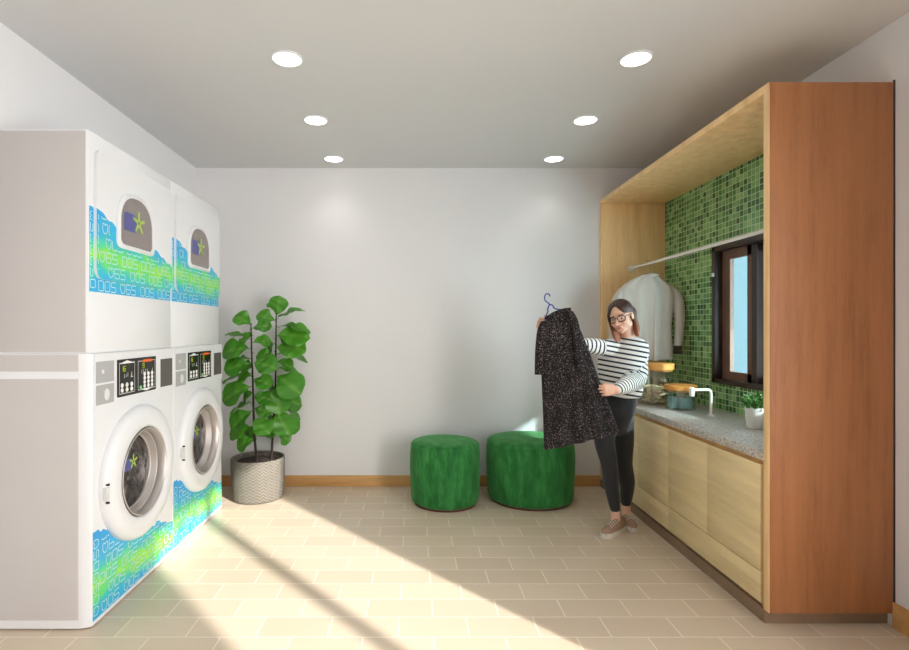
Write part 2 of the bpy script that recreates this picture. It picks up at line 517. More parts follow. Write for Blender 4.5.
# window over the worktop
b = MB(); fx0, fx1 = TW - .012, XR + .095; t = .045
b.box(fx0, fx1, B0, B0 + t, BZ0, BZ1, .003); b.box(fx0, fx1, B1 - t, B1, BZ0, BZ1, .003)
b.box(fx0, fx1, B0, B1, BZ0, BZ0 + .035, .003); b.box(fx0, fx1, B0, B1, BZ1 - .045, BZ1, .003)
w1 = struct('window_1', b, M['bronze'])
sx0, sx1 = XR + .02, XR + .05
b = MB()
b.box(sx0, sx1, 3.885, B1 - t, BZ0 + .035, BZ1 - .045); b.box(sx0, sx1, 3.60, 3.885, BZ0 + .035, BZ0 + .095)
b.box(sx0, sx1, 3.60, 3.885, BZ1 - .115, BZ1 - .045); b.box(sx0, sx1, 3.63, 3.685, BZ0 + .035, BZ1 - .045)
obj('sash', b, M['sash'], w1)
b = MB(); b.box(sx0 + .012, sx0 + .018, 3.68, 3.89, BZ0 + .08, BZ1 - .1); obj('pane', b, M['pane'], w1)
b = MB(); b.box(sx0 - .004, sx0 + .06, 3.575, 3.632, BZ0 + .035, BZ1 - .045); b.box(sx0 + .035, sx0 + .06, 2.705, 2.74, BZ0 + .035, BZ1 - .045)
b.box(sx0 + .035, sx0 + .06, 2.74, 3.6, BZ0 + .035, BZ0 + .08); b.box(sx0 + .035, sx0 + .06, 2.74, 3.6, BZ1 - .1, BZ1 - .045)
obj('sash', b, M['bronze'], w1)
b = MB(); b.box(sx0 + .045, sx0 + .054, 3.43, 3.6, BZ0 + .07, BZ1 - .09); obj('insect_screen', b, M['screen'], w1)
b = MB(); b.box(sx0 + .045, sx0 + .05, 2.735, 3.43, BZ0 + .07, BZ1 - .09); obj('pane', b, M['pane'], w1)
b = MB(); b.box(XR + WT, 3.62, 1.0, 5.2, 2.27, 2.36); struct('sun_cut_canopy', b, M['wall'])  # unseen outside canopy, added to cut the sun through the worktop window
b = MB(); b.box(TW - .03, TW + .01, 3.99, 4.01, 1.86, 1.89, .004); obj('latch', b, M['silver'], w1)
b = MB(); b.box(XR + WT, XR + WT + .03, B0, B1, BZ0 - .05, BZ0 - .001); struct('trim_1', b, M['base'])

# ------------------------------------------------------------------ joinery
sr = thing('alcove_surround', 'tall wooden surround framing the worktop and green mosaic on the right', 'cabinet surround', (2.03, YN, 0))
b = MB(); b.box(FX, XR - .002, YN, YN + .04, .068, 2.659, .0025); p_ = obj('side_panel', b, M['wood_in'], sr)
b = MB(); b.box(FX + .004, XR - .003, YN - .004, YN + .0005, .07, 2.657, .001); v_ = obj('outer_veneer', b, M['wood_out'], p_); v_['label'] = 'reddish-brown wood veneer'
b = MB(); b.box(FX, TW, 4.793, YB - .002, .068, 2.619, .0025); obj('side_panel', b, M['wood_in'], sr)
b = MB(); b.box(FX, XR - .002, YN + .04, YB - .002, 2.619, 2.659, .0025); obj('top_panel', b, M['wood_in'], sr)
b = MB(); b.box(XR - .009, XR - .001, YN - .006, YN, .07, 2.668, .001); obj('scribe_strip', b, M['bronze'], sr)
b = MB(); b.box(FX + .004, XR - .002, YN + .035, YB - .002, 0, .067); struct('trim_2', b, M['plinth_tile'])
wt = MB(); wt.box(FX + .001, TW, YN + .041, 4.792, .802, .845, .003)
single('worktop', wt, M['granite'], 'long grey speckled granite worktop under the green mosaic', 'worktop', (2.03, 3.66, .802))

def cabinet(y0, y1, ndoor, label):
    c = thing('base_cabinet', label, 'cabinet', ((FX + TW) / 2, (y0 + y1) / 2, .068), 'base cabinets under the worktop')
    b = MB(); b.box(FX + .026, TW - .002, y0 + .0005, y1 - .0005, .0685, .8005); obj('carcass', b, M['wood_trim'], c)
    w = (y1 - y0) / ndoor
    for i in range(ndoor):
        b = MB(); b.box(FX + .006, FX + .0255, y0 + i * w + .002, y0 + (i + 1) * w - .002, .245, .776, .0015)
        obj('door', b, M['wood_door'], c)
    b = MB(); b.box(FX + .006, FX + .0255, y0 + .002, y1 - .002, .084, .240, .0015); obj('drawer', b, M['wood_door'], c)
e = [2.602, 3.548, 4.494, 4.792]
cabinet(e[0], e[1], 2, 'pale maple cabinet with two doors, nearest under the worktop')
cabinet(e[1], e[2], 2, 'pale maple two-door cabinet behind the standing woman')
cabinet(e[2], e[3], 1, 'narrow pale single-door cabinet at the far end of the worktop')
fl = MB(); fl.box(FX + .012, FX + .4, YN + .041, 2.6, .0685, .80, .0015)
single('filler_panel', fl, M['wood_trim'], 'slim upright wooden filler between near cabinet door and side panel', 'panel', (FX + .2, 2.588, .068))

# clothes rail
r = thing('clothes_rail', 'white clothes rail spanning the alcove above the worktop', 'rail', (2.005, 3.68, 2.017))
b = MB(); b.tube([(2.005, YN + .041, 2.017), (2.005, 4.78, 2.017)], .011, 16); obj('rod', b, M['rail'], r)
b = MB(); b.lathe([(.03, 0), (.03, .008), (.018, .016)], (0, 0, 0), 'z', 24)
for v in b.v: v.xyz = (2.005 + v.x, 4.7925 - v.z, 2.017 + v.y)
obj('flange', b, M['rail'], r)
b = MB(); b.lathe([(.03, 0), (.03, .008), (.018, .016)], (0, 0, 0), 'z', 24)
for v in b.v: v.xyz = (2.005 + v.x, YN + .0405 + v.z, 2.017 + v.y)
obj('flange', b, M['rail'], r)

# tap
q = P(711, 416, 3.658); tx = q.x
t_ = thing('tap', 'slim white right-angled tap rising from the worktop', 'tap', (tx, 3.658, .845))
b = MB(); b.tube([(tx, 3.658, .8455), (tx, 3.658, 1.0), (tx - .003, 3.658, 1.018), (tx - .012, 3.658, 1.028), (tx - .03, 3.658, 1.03), (tx - .125, 3.658, 1.028)], .0095, 14); obj('spout', b, M['rail'], t_)
b = MB(); b.lathe([(.016, 0), (.017, .01), (.017, .055), (.012, .062)], (tx - .135, 3.658, .985), 'z', 20); obj('outlet', b, M['rail'], t_)
b = MB(); b.lathe([(.02, 0), (.02, .008), (.013, .012)], (tx, 3.658, .8452), 'z', 20); obj('base_plate', b, M['rail'], t_)

# small potted herb
hx, hy = 2.108, 3.20
h = thing('potted_herb', 'small bushy green plant in a white pot by the side panel', 'plant', (hx, hy, .845))
b = MB(); b.lathe([(.046, .0005), (.05, .004), (.058, .07), (.061, .128), (.059, .131), (.055, .128), (.052, .11)], (hx, hy, .845), 'z', 36); obj('pot', b, M['pot_white'], h)
b = MB(); b.lathe([(.0525, .105), (.0525, .112), (.02, .116)], (hx, hy, .845), 'z', 24); obj('soil', b, M['soil'], h)
b = MB()
for i in range(210):
    a = random.random() * 2 * PI; rr = math.sqrt(random.random()); z = .965 + random.random() * .085 * (1.15 - .55 * rr * rr)
    c = Vector((hx + math.cos(a) * .072 * rr, hy + math.sin(a) * .072 * rr, z))
    d = Vector((math.cos(a) * rr + random.uniform(-.5, .5), math.sin(a) * rr + random.uniform(-.5, .5), .5 + random.random())).normalized()
    s_ = d.cross(Vector((random.uniform(-1, 1), random.uniform(-1, 1), .3))).normalized(); n_ = d.cross(s_); L = random.uniform(.018, .028)
    b.add([c, c + d * L * .5 + s_ * L * .33 + n_ * .002, c + d * L, c + d * L * .5 - s_ * L * .33 + n_ * .002, c + d * L * .5 - n_ * .002], [(0, 1, 4), (1, 2, 4), (2, 3, 4), (3, 0, 4)])
for i in range(14):
    a = i * 2.4; b.tube([(hx + math.cos(a) * .02, hy + math.sin(a) * .02, .955), (hx + math.cos(a) * .045, hy + math.sin(a) * .045, 1.0)], .0015, 5)
obj('foliage', b, M['herb'], h)

# jars
def jar(x, y, r, hh, lidh, lidr, label, sx=1):
    j = thing('lidded_jar', label, 'jar', (x, y, .845), 'glass jars with wooden lids on the worktop')
    b = MB(); b.lathe([(r * .94, .001), (r, .012), (r, hh - .002), (r - .005, hh), (r - .005, .016), (r * .9, .008)], (x, y, .845), 'z', 40); obj('glass_body', b, M['jar_glass'], j)
    b = MB(); b.lathe([(r - .006, hh - .014), (r - .006, hh + .001), (lidr, hh + .002), (lidr, hh + lidh - .004), (lidr - .005, hh + lidh)], (x, y, .845), 'z', 40); obj('lid', b, M['lid_wood'], j)
J1 = (1.985, 4.27); J2 = (2.045, 3.985)
jar(J1[0], J1[1], .135, .285, .05, .142, 'tall glass jar with thick wooden lid, below the hanging shirt')
jar(J2[0], J2[1], .108, .15, .036, .116, 'low glass jar with wooden lid, beside the white tap')
for k in range(46):
    a = random.random() * 2 * PI; rr = math.sqrt(random.random()) * .088; z = .866 + .0028 * k
    d = Vector((math.cos(k * 2.1), math.sin(k * 2.1), random.uniform(-.3, .3))).normalized(); c = Vector((J1[0] + math.cos(a) * rr * .62, J1[1] + math.sin(a) * rr * .62, z))
    L = .036 + .03 * random.random(); w = d.cross(Vector((0, 0, 1))).normalized()
    bb = MB(); rings = []
    for tt, ww in ((-L, .0055), (-L * .5, .0085), (L * .4, .0085), (L, .006)):
        o_ = c + d * tt; u_ = d.cross(w).normalized()
        rings.append([o_ + w * ww + u_ * .006, o_ - w * ww + u_ * .006, o_ - w * ww - u_ * .006, o_ + w * ww - u_ * .006])
    bb.loft(rings)
    single('wooden_peg', bb, M['peg_wood'], 'short pale wooden peg heaped in the bottom of the tall jar', 'peg', c, 'pegs in the tall jar')
b = MB(); b.box(J2[0] - .03, J2[0] + .058, J2[1] - .072, J2[1] - .02, .855, .935, .006); 
single('soap_block', b, M['teal'], 'larger pale blue block at the front of the low jar', 'soap', (J2[0] + .014, J2[1] - .046, .855), 'pale blue blocks in the low jar')
b = MB(); b.box(J2[0] - .085, J2[0] - .036, J2[1] - .035, J2[1] + .03, .855, .94, .006)
single('soap_block', b, M['teal'], 'smaller pale blue block at the left side of the low jar', 'soap', (J2[0] - .06, J2[1], .855), 'pale blue blocks in the low jar')

# ------------------------------------------------------------------ ottomans
def ottoman(x, y, rx, ry, hh, label):
    o = thing('ottoman', label, 'ottoman', (x, y, 0), 'green round ottomans')
    pr = [(.0, .018), (.88, .018), (.935, .028), (.965, .06), (.985, .2), (1, .33), (.992, .43), (.975, .475), (.955, .5), (.92, .517), (.85, .526), (.6, .532), (.3, .5345), (.02, .535)]
    b = MB(); b.lathe([(max(.001, a * rx), z * hh / .535) for a, z in pr], (x, y, 0), 'z', 96, 1, ry / rx); obj('cushion', b, M['velvet'], o, 60)
    b = MB(); b.lathe([(.87 * rx, 0), (.87 * rx, .022)], (x, y, 0), 'z', 64, 1, ry / rx); obj('base', b, M['base'], o)
    # piping around the top
    b = MB(); n = 72; ring = [(x + math.cos(2 * PI * i / n) * rx * .962, y + math.sin(2 * PI * i / n) * ry * .962, .495 * hh / .535) for i in range(n + 1)]
    b.tube(ring, .005, 8); obj('piping', b, M['velvet'], o)
ottoman(.265, 4.385, .296, .293, .53, 'narrower green velvet ottoman on the left of the pair')
ottoman(1.0, 4.463, .375, .352, .537, 'wider green velvet ottoman partly behind the dark dress')

# ------------------------------------------------------------------ potted fig
px_, py_ = -1.349, 4.512
f = thing('potted_fig', 'tall fiddle-leaf fig in a round grey woven pot by the machines', 'plant', (px_, py_, 0))
b = MB(); b.lathe([(.2, .0005), (.212, .006), (.219, .03), (.2255, .2), (.2255, .347), (.222, .352), (.212, .35), (.21, .32)], (px_, py_, 0), 'z', 72); obj('pot', b, M['pot'], f, 50)
b = MB(); b.lathe([(.2095, .30), (.2095, .318), (.1, .324), (.01, .326)], (px_, py_, 0), 'z', 48); obj('soil', b, M['soil'], f)
def C(cx, cy, Y=py_): return P(200 + cx / 2.708, 280 + cy / 2.708, Y)
T1 = [C(159, 497), C(154, 440), C(150, 360), C(148, 280), C(145, 200), C(143, 118)]
T2 = [C(191, 487), C(194, 430), C(199, 350), C(202, 270), C(203, 180), C(204, 90)]
for T, yo in ((T1, -.05), (T2, .03)):
    for k, p in enumerate(T): p.y += yo
    T[0].z = .318
    b = MB(); b.limb(T, [.0115, .0105, .0095, .0085, .007, .005], 10, 4)
    for k in range(26):      # old leaf scars along the stem
        tt = k / 26 * (len(T) - 1); i = int(tt); c = T[i].lerp(T[i + 1], tt - i); a = k * 2.4
        b.ell(c + Vector((math.cos(a), math.sin(a), .0)) * .009, (.006, 0, 0), (0, .006, 0), (0, 0, .004), 6, 4)
    obj('stem', b, M['bark'], f)
LV = [(203, 100, 214, 42, 1, 0), (145, 125, 100, 92, 1, 0), (203, 108, 272, 70, .3, .1), (203, 112, 160, 92, .8, -.2), (145, 132, 197, 120, .6, -.1), (203, 128, 297, 131, .28, 0),
 (145, 162, 72, 138, .35, .1), (203, 152, 294, 150, .85, -.1), (145, 186, 66, 190, .7, -.1), (203, 185, 284, 182, 1, -.25), (203, 200, 289, 211, .4, .1), (145, 212, 74, 220, .35, .1),
 (145, 226, 76, 236, .75, -.2), (145, 252, 60, 268, .3, .1), (150, 225, 216, 230, .8, -.35), (203, 240, 272, 256, .45, .2), (148, 268, 200, 276, .9, -.3), (203, 258, 276, 300, 1.05, -.3),
 (148, 285, 66, 318, .75, -.1), (150, 312, 196, 316, .7, -.3), (203, 290, 222, 356, 1.05, -.35), (150, 330, 80, 352, .3, .1), (203, 325, 272, 338, .7, .2), (203, 345, 272, 372, .4, .1),
 (150, 350, 92, 392, .85, -.2), (203, 355, 246, 412, 1, -.3), (150, 375, 200, 402, .95, -.4), (150, 398, 80, 410, .7, .0), (203, 380, 268, 402, .8, .05), (155, 425, 104, 446, .7, -.1), (155, 420, 190, 410, .6, .3),
 (203, 90, 196, 70, .7, .3), (145, 140, 120, 160, .5, .35), (203, 170, 180, 190, .7, .3), (150, 240, 120, 235, .6, .3), (203, 300, 235, 330, .8, .3), (150, 300, 120, 320, .7, .3), (203, 370, 180, 390, .8, .35), (203, 220, 240, 235, .8, .3), (150, 390, 135, 420, .7, .3), (203, 150, 235, 165, .8, .35), (203, 210, 172, 205, .7, -.1), (150, 345, 185, 350, .8, -.2), (203, 410, 225, 430, .7, .2), (145, 170, 175, 165, .6, .3), (150, 260, 105, 262, .7, .2), (203, 270, 180, 300, .7, .3)]
b = MB(); tones = []
for k, (bx, by, tx_, ty_, wide, dy) in enumerate(LV):
    yo = -.05 if bx < 175 else .03
    A = C(bx, by); A.y += yo; B = C(tx_, ty_); B.y += yo
    d = B - A; L0 = d.length; d.y += dy * .45 * max(L0, .12) / .25 * .8
    if d.length < .17: d = d.normalized() * .17
    B = A + d; L = d.length; d.normalize()
    n0 = Vector((random.uniform(-.25, .25), -1, .75)) if wide > .5 else Vector((random.uniform(-.2, .2), -.22, 1))
    sd = d.cross(n0).normalized(); nn = sd.cross(d).normalized()
    if nn.z < 0: nn = -nn
    W = L * (.47 if wide > .5 else .40) * (.8 + .25 * wide)
    pet = .1
    b0 = len(b.v); NU, NV = 11, 8; hue = random.random()
    for i in range(NU + 1):
        t = i / NU; s_ = pet + (1 - pet) * t
        w = W * (math.sin(PI * min(1, t ** 1.25 * .93 + .035)) ** .75) * (.62 + .5 * t) * (1 if i not in (0, NU) else .25)
        for j in range(NV + 1):
            v = (j / NV - .5) * 2
            wob = .012 * math.sin(t * 9 + k) * abs(v) + .006 * math.sin(17 * t + 3 * v + k)
            p = A + d * (L * s_) + sd * (w * v) + nn * (.22 * w * abs(v) + wob - .22 * L * t * t + .05 * L)
            b.v.append(p)
            g = .5 + .5 * hue
            c_ = lin((46 + 40 * g, 116 + 44 * g, 24 + 14 * g)) if abs(v) > .12 else lin((112, 168, 66))
            tones.append(c_)
    for i in range(NU):
        for j in range(NV):
            a0 = b0 + i * (NV + 1) + j
            b.f.append((a0, a0 + 1, a0 + NV + 2, a0 + NV + 1))
    n1 = len(b.v); b.tube([A, A + d * L * .06 + nn * .004, A + d * L * (pet + .03)], .0032, 6)
    tones += [lin((112, 140, 62))] * (len(b.v) - n1)
fo = obj('foliage', b, M['leaf'], f, 80)
a = fo.data.color_attributes.new('tone', 'FLOAT_COLOR', 'POINT'); a.data.foreach_set('color', [c for t in tones for c in t])

# ------------------------------------------------------------------ downlights
for k, (x, y, lb) in enumerate(((-.70, 2.879, 'round recessed ceiling light nearest on the left'), (1.231, 2.879, 'round recessed ceiling light nearest on the right'),
        (-.70, 3.72, 'middle round recessed light of the left ceiling row'), (1.231, 3.72, 'middle round recessed light of the right ceiling row'),
        (-.70, 4.56, 'left recessed ceiling light close to the back wall'), (1.231, 4.56, 'right recessed ceiling light close to the back wall'))):
    d = thing('downlight', lb, 'ceiling light', (x, y, H), 'recessed ceiling lights')
    b = MB(); b.lathe([(.078, -.001), (.088, -.001), (.088, -.006), (.078, -.01), (.078, -.001)], (x, y, H), 'z', 40, cap=False); obj('trim_ring', b, M['white'], d)
    b = MB(); b.lathe([(.077, -.001), (.077, -.0075)], (x, y, H), 'z', 40); obj('lens', b, M['downlight'], d)
    l = bpy.data.lights.new('downlight_beam', 'SPOT'); l.energy = DLE; l.spot_size = math.radians(118); l.spot_blend = 1; l.shadow_soft_size = .07; l.color = (1, .96, .9)
    lo = bpy.data.objects.new('downlight_beam', l); COL.objects.link(lo); lo.location = (x, y, H - .02)

# ------------------------------------------------------------------ laundry machines
FW = -1.563; FD = -1.571
M['band_low'] = mk_band('blue_green_band_low', .03, .44, .31, -.22)
M['band_high'] = mk_band('blue_green_band_high', 1.635 - 1.3355, 2.05 - 1.3355, .42, -.1)
GL = {'U': [[(0, .7), (.03, .95), (.28, 1), (.5, .82), (.72, 1), (.97, .95), (1, .7), (1, .35), (.75, .04), (.5, 0), (.25, .04), (0, .35), (0, .7)]],
      'O': [[(.12, 0), (.88, 0), (1, .12), (1, .88), (.88, 1), (.12, 1), (0, .88), (0, .12), (.12, 0)]],
      'S': [[(1, 1), (.12, 1), (0, .88), (0, .6), (.12, .5), (.88, .5), (1, .4), (1, .12), (.88, 0), (0, 0)]],
      'P': [[(.12, 0), (.88, 0), (1, .12), (1, .4), (.88, .5), (.12, .5), (0, .38), (0, .12), (.12, 0)], [(0, .3), (0, .9), (.1, 1), (1, 1)]]}
def stroke(mb, pts, w, x):
    """flat ribbon in the plane x, through (y, z) points"""
    for i in range(len(pts) - 1):
        a, c = Vector(pts[i]), Vector(pts[i + 1]); d = (c - a)
        if d.length < 1e-6: continue
        d.normalize(); n = Vector((-d.y, d.x)) * w; a = a - d * w * .7; c = c + d * w * .7
        q = [a + n, a - n, c - n, c + n]
        mb.add([(x, v.x, v.y) for v in q], [(0, 1, 2, 3)])
def lettering(y0, y1, zlo, top, x, keep=lambda y, z: True, rows=6, start=.06, seed=1):
    mb = MB(); rnd = random.Random(seed); gh, gw, gs = .05, .042, .0125
    inside = lambda p: p[1] < top(p[0]) - .006 and y0 + .003 < p[0] < y1 - .003 and keep(*p)
    for r_ in range(rows):
        z = zlo + .009 + r_ * .072; y = y0 + start + (.012, .07, -.005, .05, .02)[r_ % 5]
        while y < y1:
            for g in ('UOS', 'UPS', 'OOS')[rnd.randrange(3)]:
                for s_ in GL[g]:
                    pts = [(y + q[0] * gw, z + q[1] * gh) for q in s_]
                    for p, q in zip(pts, pts[1:]):
                        if inside(p) and inside(q): stroke(mb, [p, q], .003, x)
                y += gw + gs
            y += .026 + rnd.random() * .02
    z = zlo + .02          # the upright column of marks along the near edge
    while z < zlo + .36:
        for s_ in GL['UOS'[int(z * 17) % 3]]:
            pts = [(y0 + .006 + (1 - q[1]) * .04, z + q[0] * .04) for q in s_]
            for p, q in zip(pts, pts[1:]):
                if inside(p) and inside(q): stroke(mb, [p, q], .0026, x)
        z += .055
    return mb
def strips(fn_lo, fn_hi, y0, y1, x, n=48, th=.0012):
    """thin skin standing on a front plane between two curves"""
    mb = MB(); ys = [y0 + (y1 - y0) * i / n for i in range(n + 1)]
    rings = []
    for y in ys:
        lo, hi = fn_lo(y), fn_hi(y)
        if hi - lo < .0004: hi = lo + .0004
        rings.append([(x, y, lo), (x, y, hi), (x + th, y, hi), (x + th, y, lo)])
    return mb.loft(rings)
def interp(tab, u):
    for (a, va), (c, vc) in zip(tab, tab[1:]):
        if u <= c: return va + (vc - va) * max(0, (u - a)) / (c - a)
    return tab[-1][1]
def rrect(y0, y1, z0, z1, r, n=6):
    out = []
    for cy_, cz, a0 in ((y1 - r, z1 - r, 0), (y0 + r, z1 - r, 90), (y0 + r, z0 + r, 180), (y1 - r, z0 + r, 270)):
        for k in range(n + 1):
            a = math.radians(a0 + 90 * k / n); out.append((cy_ + r * math.cos(a), cz + r * math.sin(a)))
    return out
def sticker(mb1, mb2, yc, zc, s_, x):
    """blue panel and lime sparkle printed on the glass"""
    mb1.prism(rrect(yc - .105 * s_, yc - .01 * s_, zc - .05 * s_, zc + .03 * s_, .012 * s_), x, x + .0012)
    for k in range(5):
        a = math.radians(18 + 72 * k); d = Vector((math.cos(a), math.sin(a)))
        c = Vector((yc + .015 * s_, zc)); e1 = c + d * .05 * s_; n = Vector((-d.y, d.x)) * .008 * s_
        q = [c + d * .008 * s_ + n, c + d * .008 * s_ - n, e1 - n * .8, e1 + n * .8]
        mb2.prism([(v.x, v.y) for v in q], x, x + .0016)

def bore(mb, x, yc, zc, r, depth):
    """mb with a round recess sunk into its front"""
    def tmp(m_):
        me = bpy.data.meshes.new('t'); me.from_pydata([tuple(v) for v in m_.v], [], m_.f); fixmesh(me)
        o = bpy.data.objects.new('t', me); COL.objects.link(o); return o
    c = MB(); c.lathe([(r, -depth), (r, .02)], (x, yc, zc), 'x', 64); A, B = tmp(mb), tmp(c)
    m_ = A.modifiers.new('b', 'BOOLEAN'); m_.operation = 'DIFFERENCE'; m_.object = B; m_.solver = 'EXACT'
    dg = bpy.context.evaluated_depsgraph_get(); dg.update(); me = bpy.data.meshes.new_from_object(A.evaluated_get(dg))
    for o in (A, B): d_ = o.data; bpy.data.objects.remove(o); bpy.data.meshes.remove(d_)
    fixmesh(me); return me

def washer(y0, y1, near, label):
    w = thing('washing_machine', label, 'washing machine', (-1.79, (y0 + y1) / 2, 0), 'front-loading washing machines')
    xb = XL + .004; ym = (y0 + y1) / 2
    b = MB()
    if near: b.prismz([(xb, y0 - .015), (-1.613, y0 - .015), (-1.6, y0 - .012), (-1.572, y0 - .002), (FW, y0 + .008), (FW, y1 - .003), (FW - .004, y1), (xb, y1)], .008, 1.335)
    else: b.prismz([(xb, y0), (FW - .004, y0), (FW, y0 + .003), (FW, y1 - .006), (-1.575, y1), (xb, y1)], .008, 1.335)
    obj('body', None, M['white'], w, mesh=bore(b, FW, ym, .653, .247, .13))
    b = MB()
    if near:
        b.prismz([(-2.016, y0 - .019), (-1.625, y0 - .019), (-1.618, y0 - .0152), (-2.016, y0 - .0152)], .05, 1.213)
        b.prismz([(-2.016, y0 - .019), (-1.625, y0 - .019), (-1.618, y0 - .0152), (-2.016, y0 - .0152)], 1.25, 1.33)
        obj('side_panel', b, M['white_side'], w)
    b = MB(); b.box(xb + .05, FW - .05, y0 + .03, y1 - .03, 0, .0085); obj('plinth', b, M['rubber'], w)
    # raised control fascia and lower front
    b = MB(); b.prism(rrect(y0 + .012, y1 - .006, 1.055, 1.33, .008), FW - .001, FW + .006); obj('fascia', b, M['white'], w)
    fx = FW + .006
    for z0, z1 in ((1.186, 1.293), (1.078, 1.176)):
        b = MB(); b.prism(rrect(y0 + .024, y0 + .176, z0, z1, .006), fx, fx + .002); pl = obj('coin_plate', b, M['grey_plate'], w)
        b = MB()
        if z0 > 1.1: b.prism(rrect(y0 + .066, y0 + .085, 1.232, 1.252, .006), fx + .002, fx + .005)
        else: b.prism([(y0 + .108 + .022 * math.cos(i * PI / 12), 1.124 + .03 * math.sin(i * PI / 12)) for i in range(24)], fx + .002, fx + .006)
        obj('coin_slot', b, M['grey_light'], pl)
    b = MB(); b.prism(rrect(y0 + .675, y0 + .825, 1.098, 1.27, .004), fx, fx + .003); obj('card_reader', b, M['taupe'], w)
    p0, p1, q0, q1 = y0 + .205, y0 + .61, 1.094, 1.293
    b = MB(); b.prism(rrect(p0, p1, q0, q1, .006), fx, fx + .004); cp = obj('control_panel', b, M['black'], w)
    X = fx + .0042; PW, PH = p1 - p0, q1 - q0
    def Q(u, v): return (p0 + u * PW, q0 + v * PH)
    b = MB()
    for u0, u1 in ((.04, .41), (.5, .97)):
        stroke(b, [Q(u0, .08), Q(u1, .08), Q(u1, .9), Q(u0, .9), Q(u0, .08)], .0022, X)
    obj('border_line', b, M['silver'], cp)
    b = MB(); b.prism([Q(.05, .88), Q(.4, .88), Q(.3, .93), Q(.22, .965), Q(.14, .93)], fx + .004, fx + .0048); obj('print_mark', b, M['button'], cp); b = MB()
    b.prism([Q(.56, .1), Q(.9, .1), Q(.8, .05), Q(.73, .025), Q(.66, .05)], fx + .004, fx + .0048); obj('print_mark', b, M['button'], cp)
    b = MB(); b.prism([Q(.6, .9), Q(.66, .94), Q(.86, .94), Q(.9, .9), Q(.86, .86), Q(.64, .86)], fx + .004, fx + .0048); obj('print_mark', b, M['orange'], cp)
    seg = {'a': ((0, 1), (1, 1)), 'b': ((1, 1), (1, .5)), 'c': ((1, .5), (1, 0)), 'd': ((0, 0), (1, 0)), 'e': ((0, 0), (0, .5)), 'f': ((0, .5), (0, 1)), 'g': ((0, .5), (1, .5))}
    for u, v, dg in ((.08, .68, 'bc'), (.14, .68, 'acdefg'), (.62, .7, 'abcdfg')):
        b = MB()
        for c_ in dg:
            stroke(b, [Q(u + x_ * .045, v + y_ * .13) for x_, y_ in seg[c_]], .0028, X)
        obj('display_digit', b, M['lime'], cp)
    for u, v, s_ in ((.16, .5, .1), (.2, .52, .06), (.24, .52, .1), (.34, .5, .13), (.6, .55, .1), (.65, .55, .1), (.7, .55, .1), (.75, .55, .1), (.9, .53, .13)):
        b = MB(); stroke(b, [Q(u, v), Q(u, v + s_)] + ([Q(u - .028, v), Q(u + .028, v)] if s_ > .12 else []), .0024, X); obj('legend_mark', b, M['silver'], cp)
    def btn(u, v, mat, r_=.0105):
        b = MB(); yy, zz = Q(u, v); b.lathe([(r_, 0), (r_, .002), (r_ * .8, .004)], (X - .0002, yy, zz), 'x', 16); obj('button', b, mat, cp)
    for i in range(3):
        for j in range(2): btn(.1 + .115 * i, .17 + .13 * j, M['button'], .0125)
        for j in range(4): btn(.67 + .105 * i, .17 + .115 * j, M['button'], .0115)
    btn(.565, .15, M['green_button'], .0115)
    # porthole door
    yc, zc = ym, .653; R = .372
    door = MB(); door.lathe([(.244, .012), (.244, .03), (.25, .046), (.262, .053), (.31, .052), (.345, .045), (.364, .032), (R, .014), (R, .0005)], (FW, yc, zc), 'x', 72)
    door.f.pop(); door.f.pop()   # leave the porthole open at both ends
    n = 72; last = len(door.v) - n
    door.f += [(last + j, j, (j + 1) % n, last + (j + 1) % n) for j in range(n)]
    dr = obj('door', door, M['white'], w, 50)
    b = MB(); b.lathe([(.2435, .046), (.238, .05), (.232, .046), (.226, .0), (.222, -.002), (.22, -.004), (.217, -.038), (.213, -.042), (.206, -.044), (.206, -.09), (.2435, -.09)], (FW, yc, zc), 'x', 64)
    b.f.pop(); b.f.pop(); obj('inner_rim', b, M['brushed'], dr, 50)
    b = MB(); prof = [(.209, -.088), (.208, -.052), (.18, -.034), (.13, -.02), (.07, -.013), (.004, -.011)]
    b.lathe(prof, (FW, yc, zc), 'x', 48); obj('porthole_glass', b, M['drum'], dr, 60)
    b1, b2 = MB(), MB(); sticker(b1, b2, yc - .04, zc + .06, .8, FW - .0125); obj('print_panel', b1, M['blue_print'], dr); obj('print_sparkle', b2, M['lime_print'], dr)
    b = MB()
    for dz in (-.045, .045):
        b = MB(); b.box(FW + .03, FW + .048, yc - .365, yc - .355, zc - .02 + dz - .005, zc - .02 + dz + .005, .002)
        obj('hinge_pin', b, M['rubber'], dr)
    b = MB(); b.box(FW + .02, FW + .046, yc - .372, yc - .35, zc - .053, zc + .013, .004); obj('hinge', b, M['grey_light'], dr)
    # printed band
    tab = [(0, .45), (.05, .462), (.1, .44), (.17, .405), (.4, .34), (.6, .275), (.66, .282), (.72, .25), (.79, .225), (.86, .2)]
    top = lambda y: interp(tab, y - y0) + .006 * math.sin((y - y0) * 70) + .004 * math.sin((y - y0) * 151)
    b = strips(lambda y: .028, top, y0 + (.008 if near else .003), y1 - (.003 if near else .006), FW, 90)
    bd = obj('graphic_band', b, M['band_low'], w)
    b = lettering(y0 + .008, y1 - .006, .028, top, FW + .0019, lambda y, z: (y - yc) ** 2 + (z - zc) ** 2 > .378 ** 2, seed=3)
    obj('lettering', b, M['letter'], bd)
washer(2.525, 3.38, True, 'nearer white front-loading washing machine of the bottom row')
washer(3.3805, 4.236, False, 'farther white front-loading washing machine of the bottom row, beside the fig')

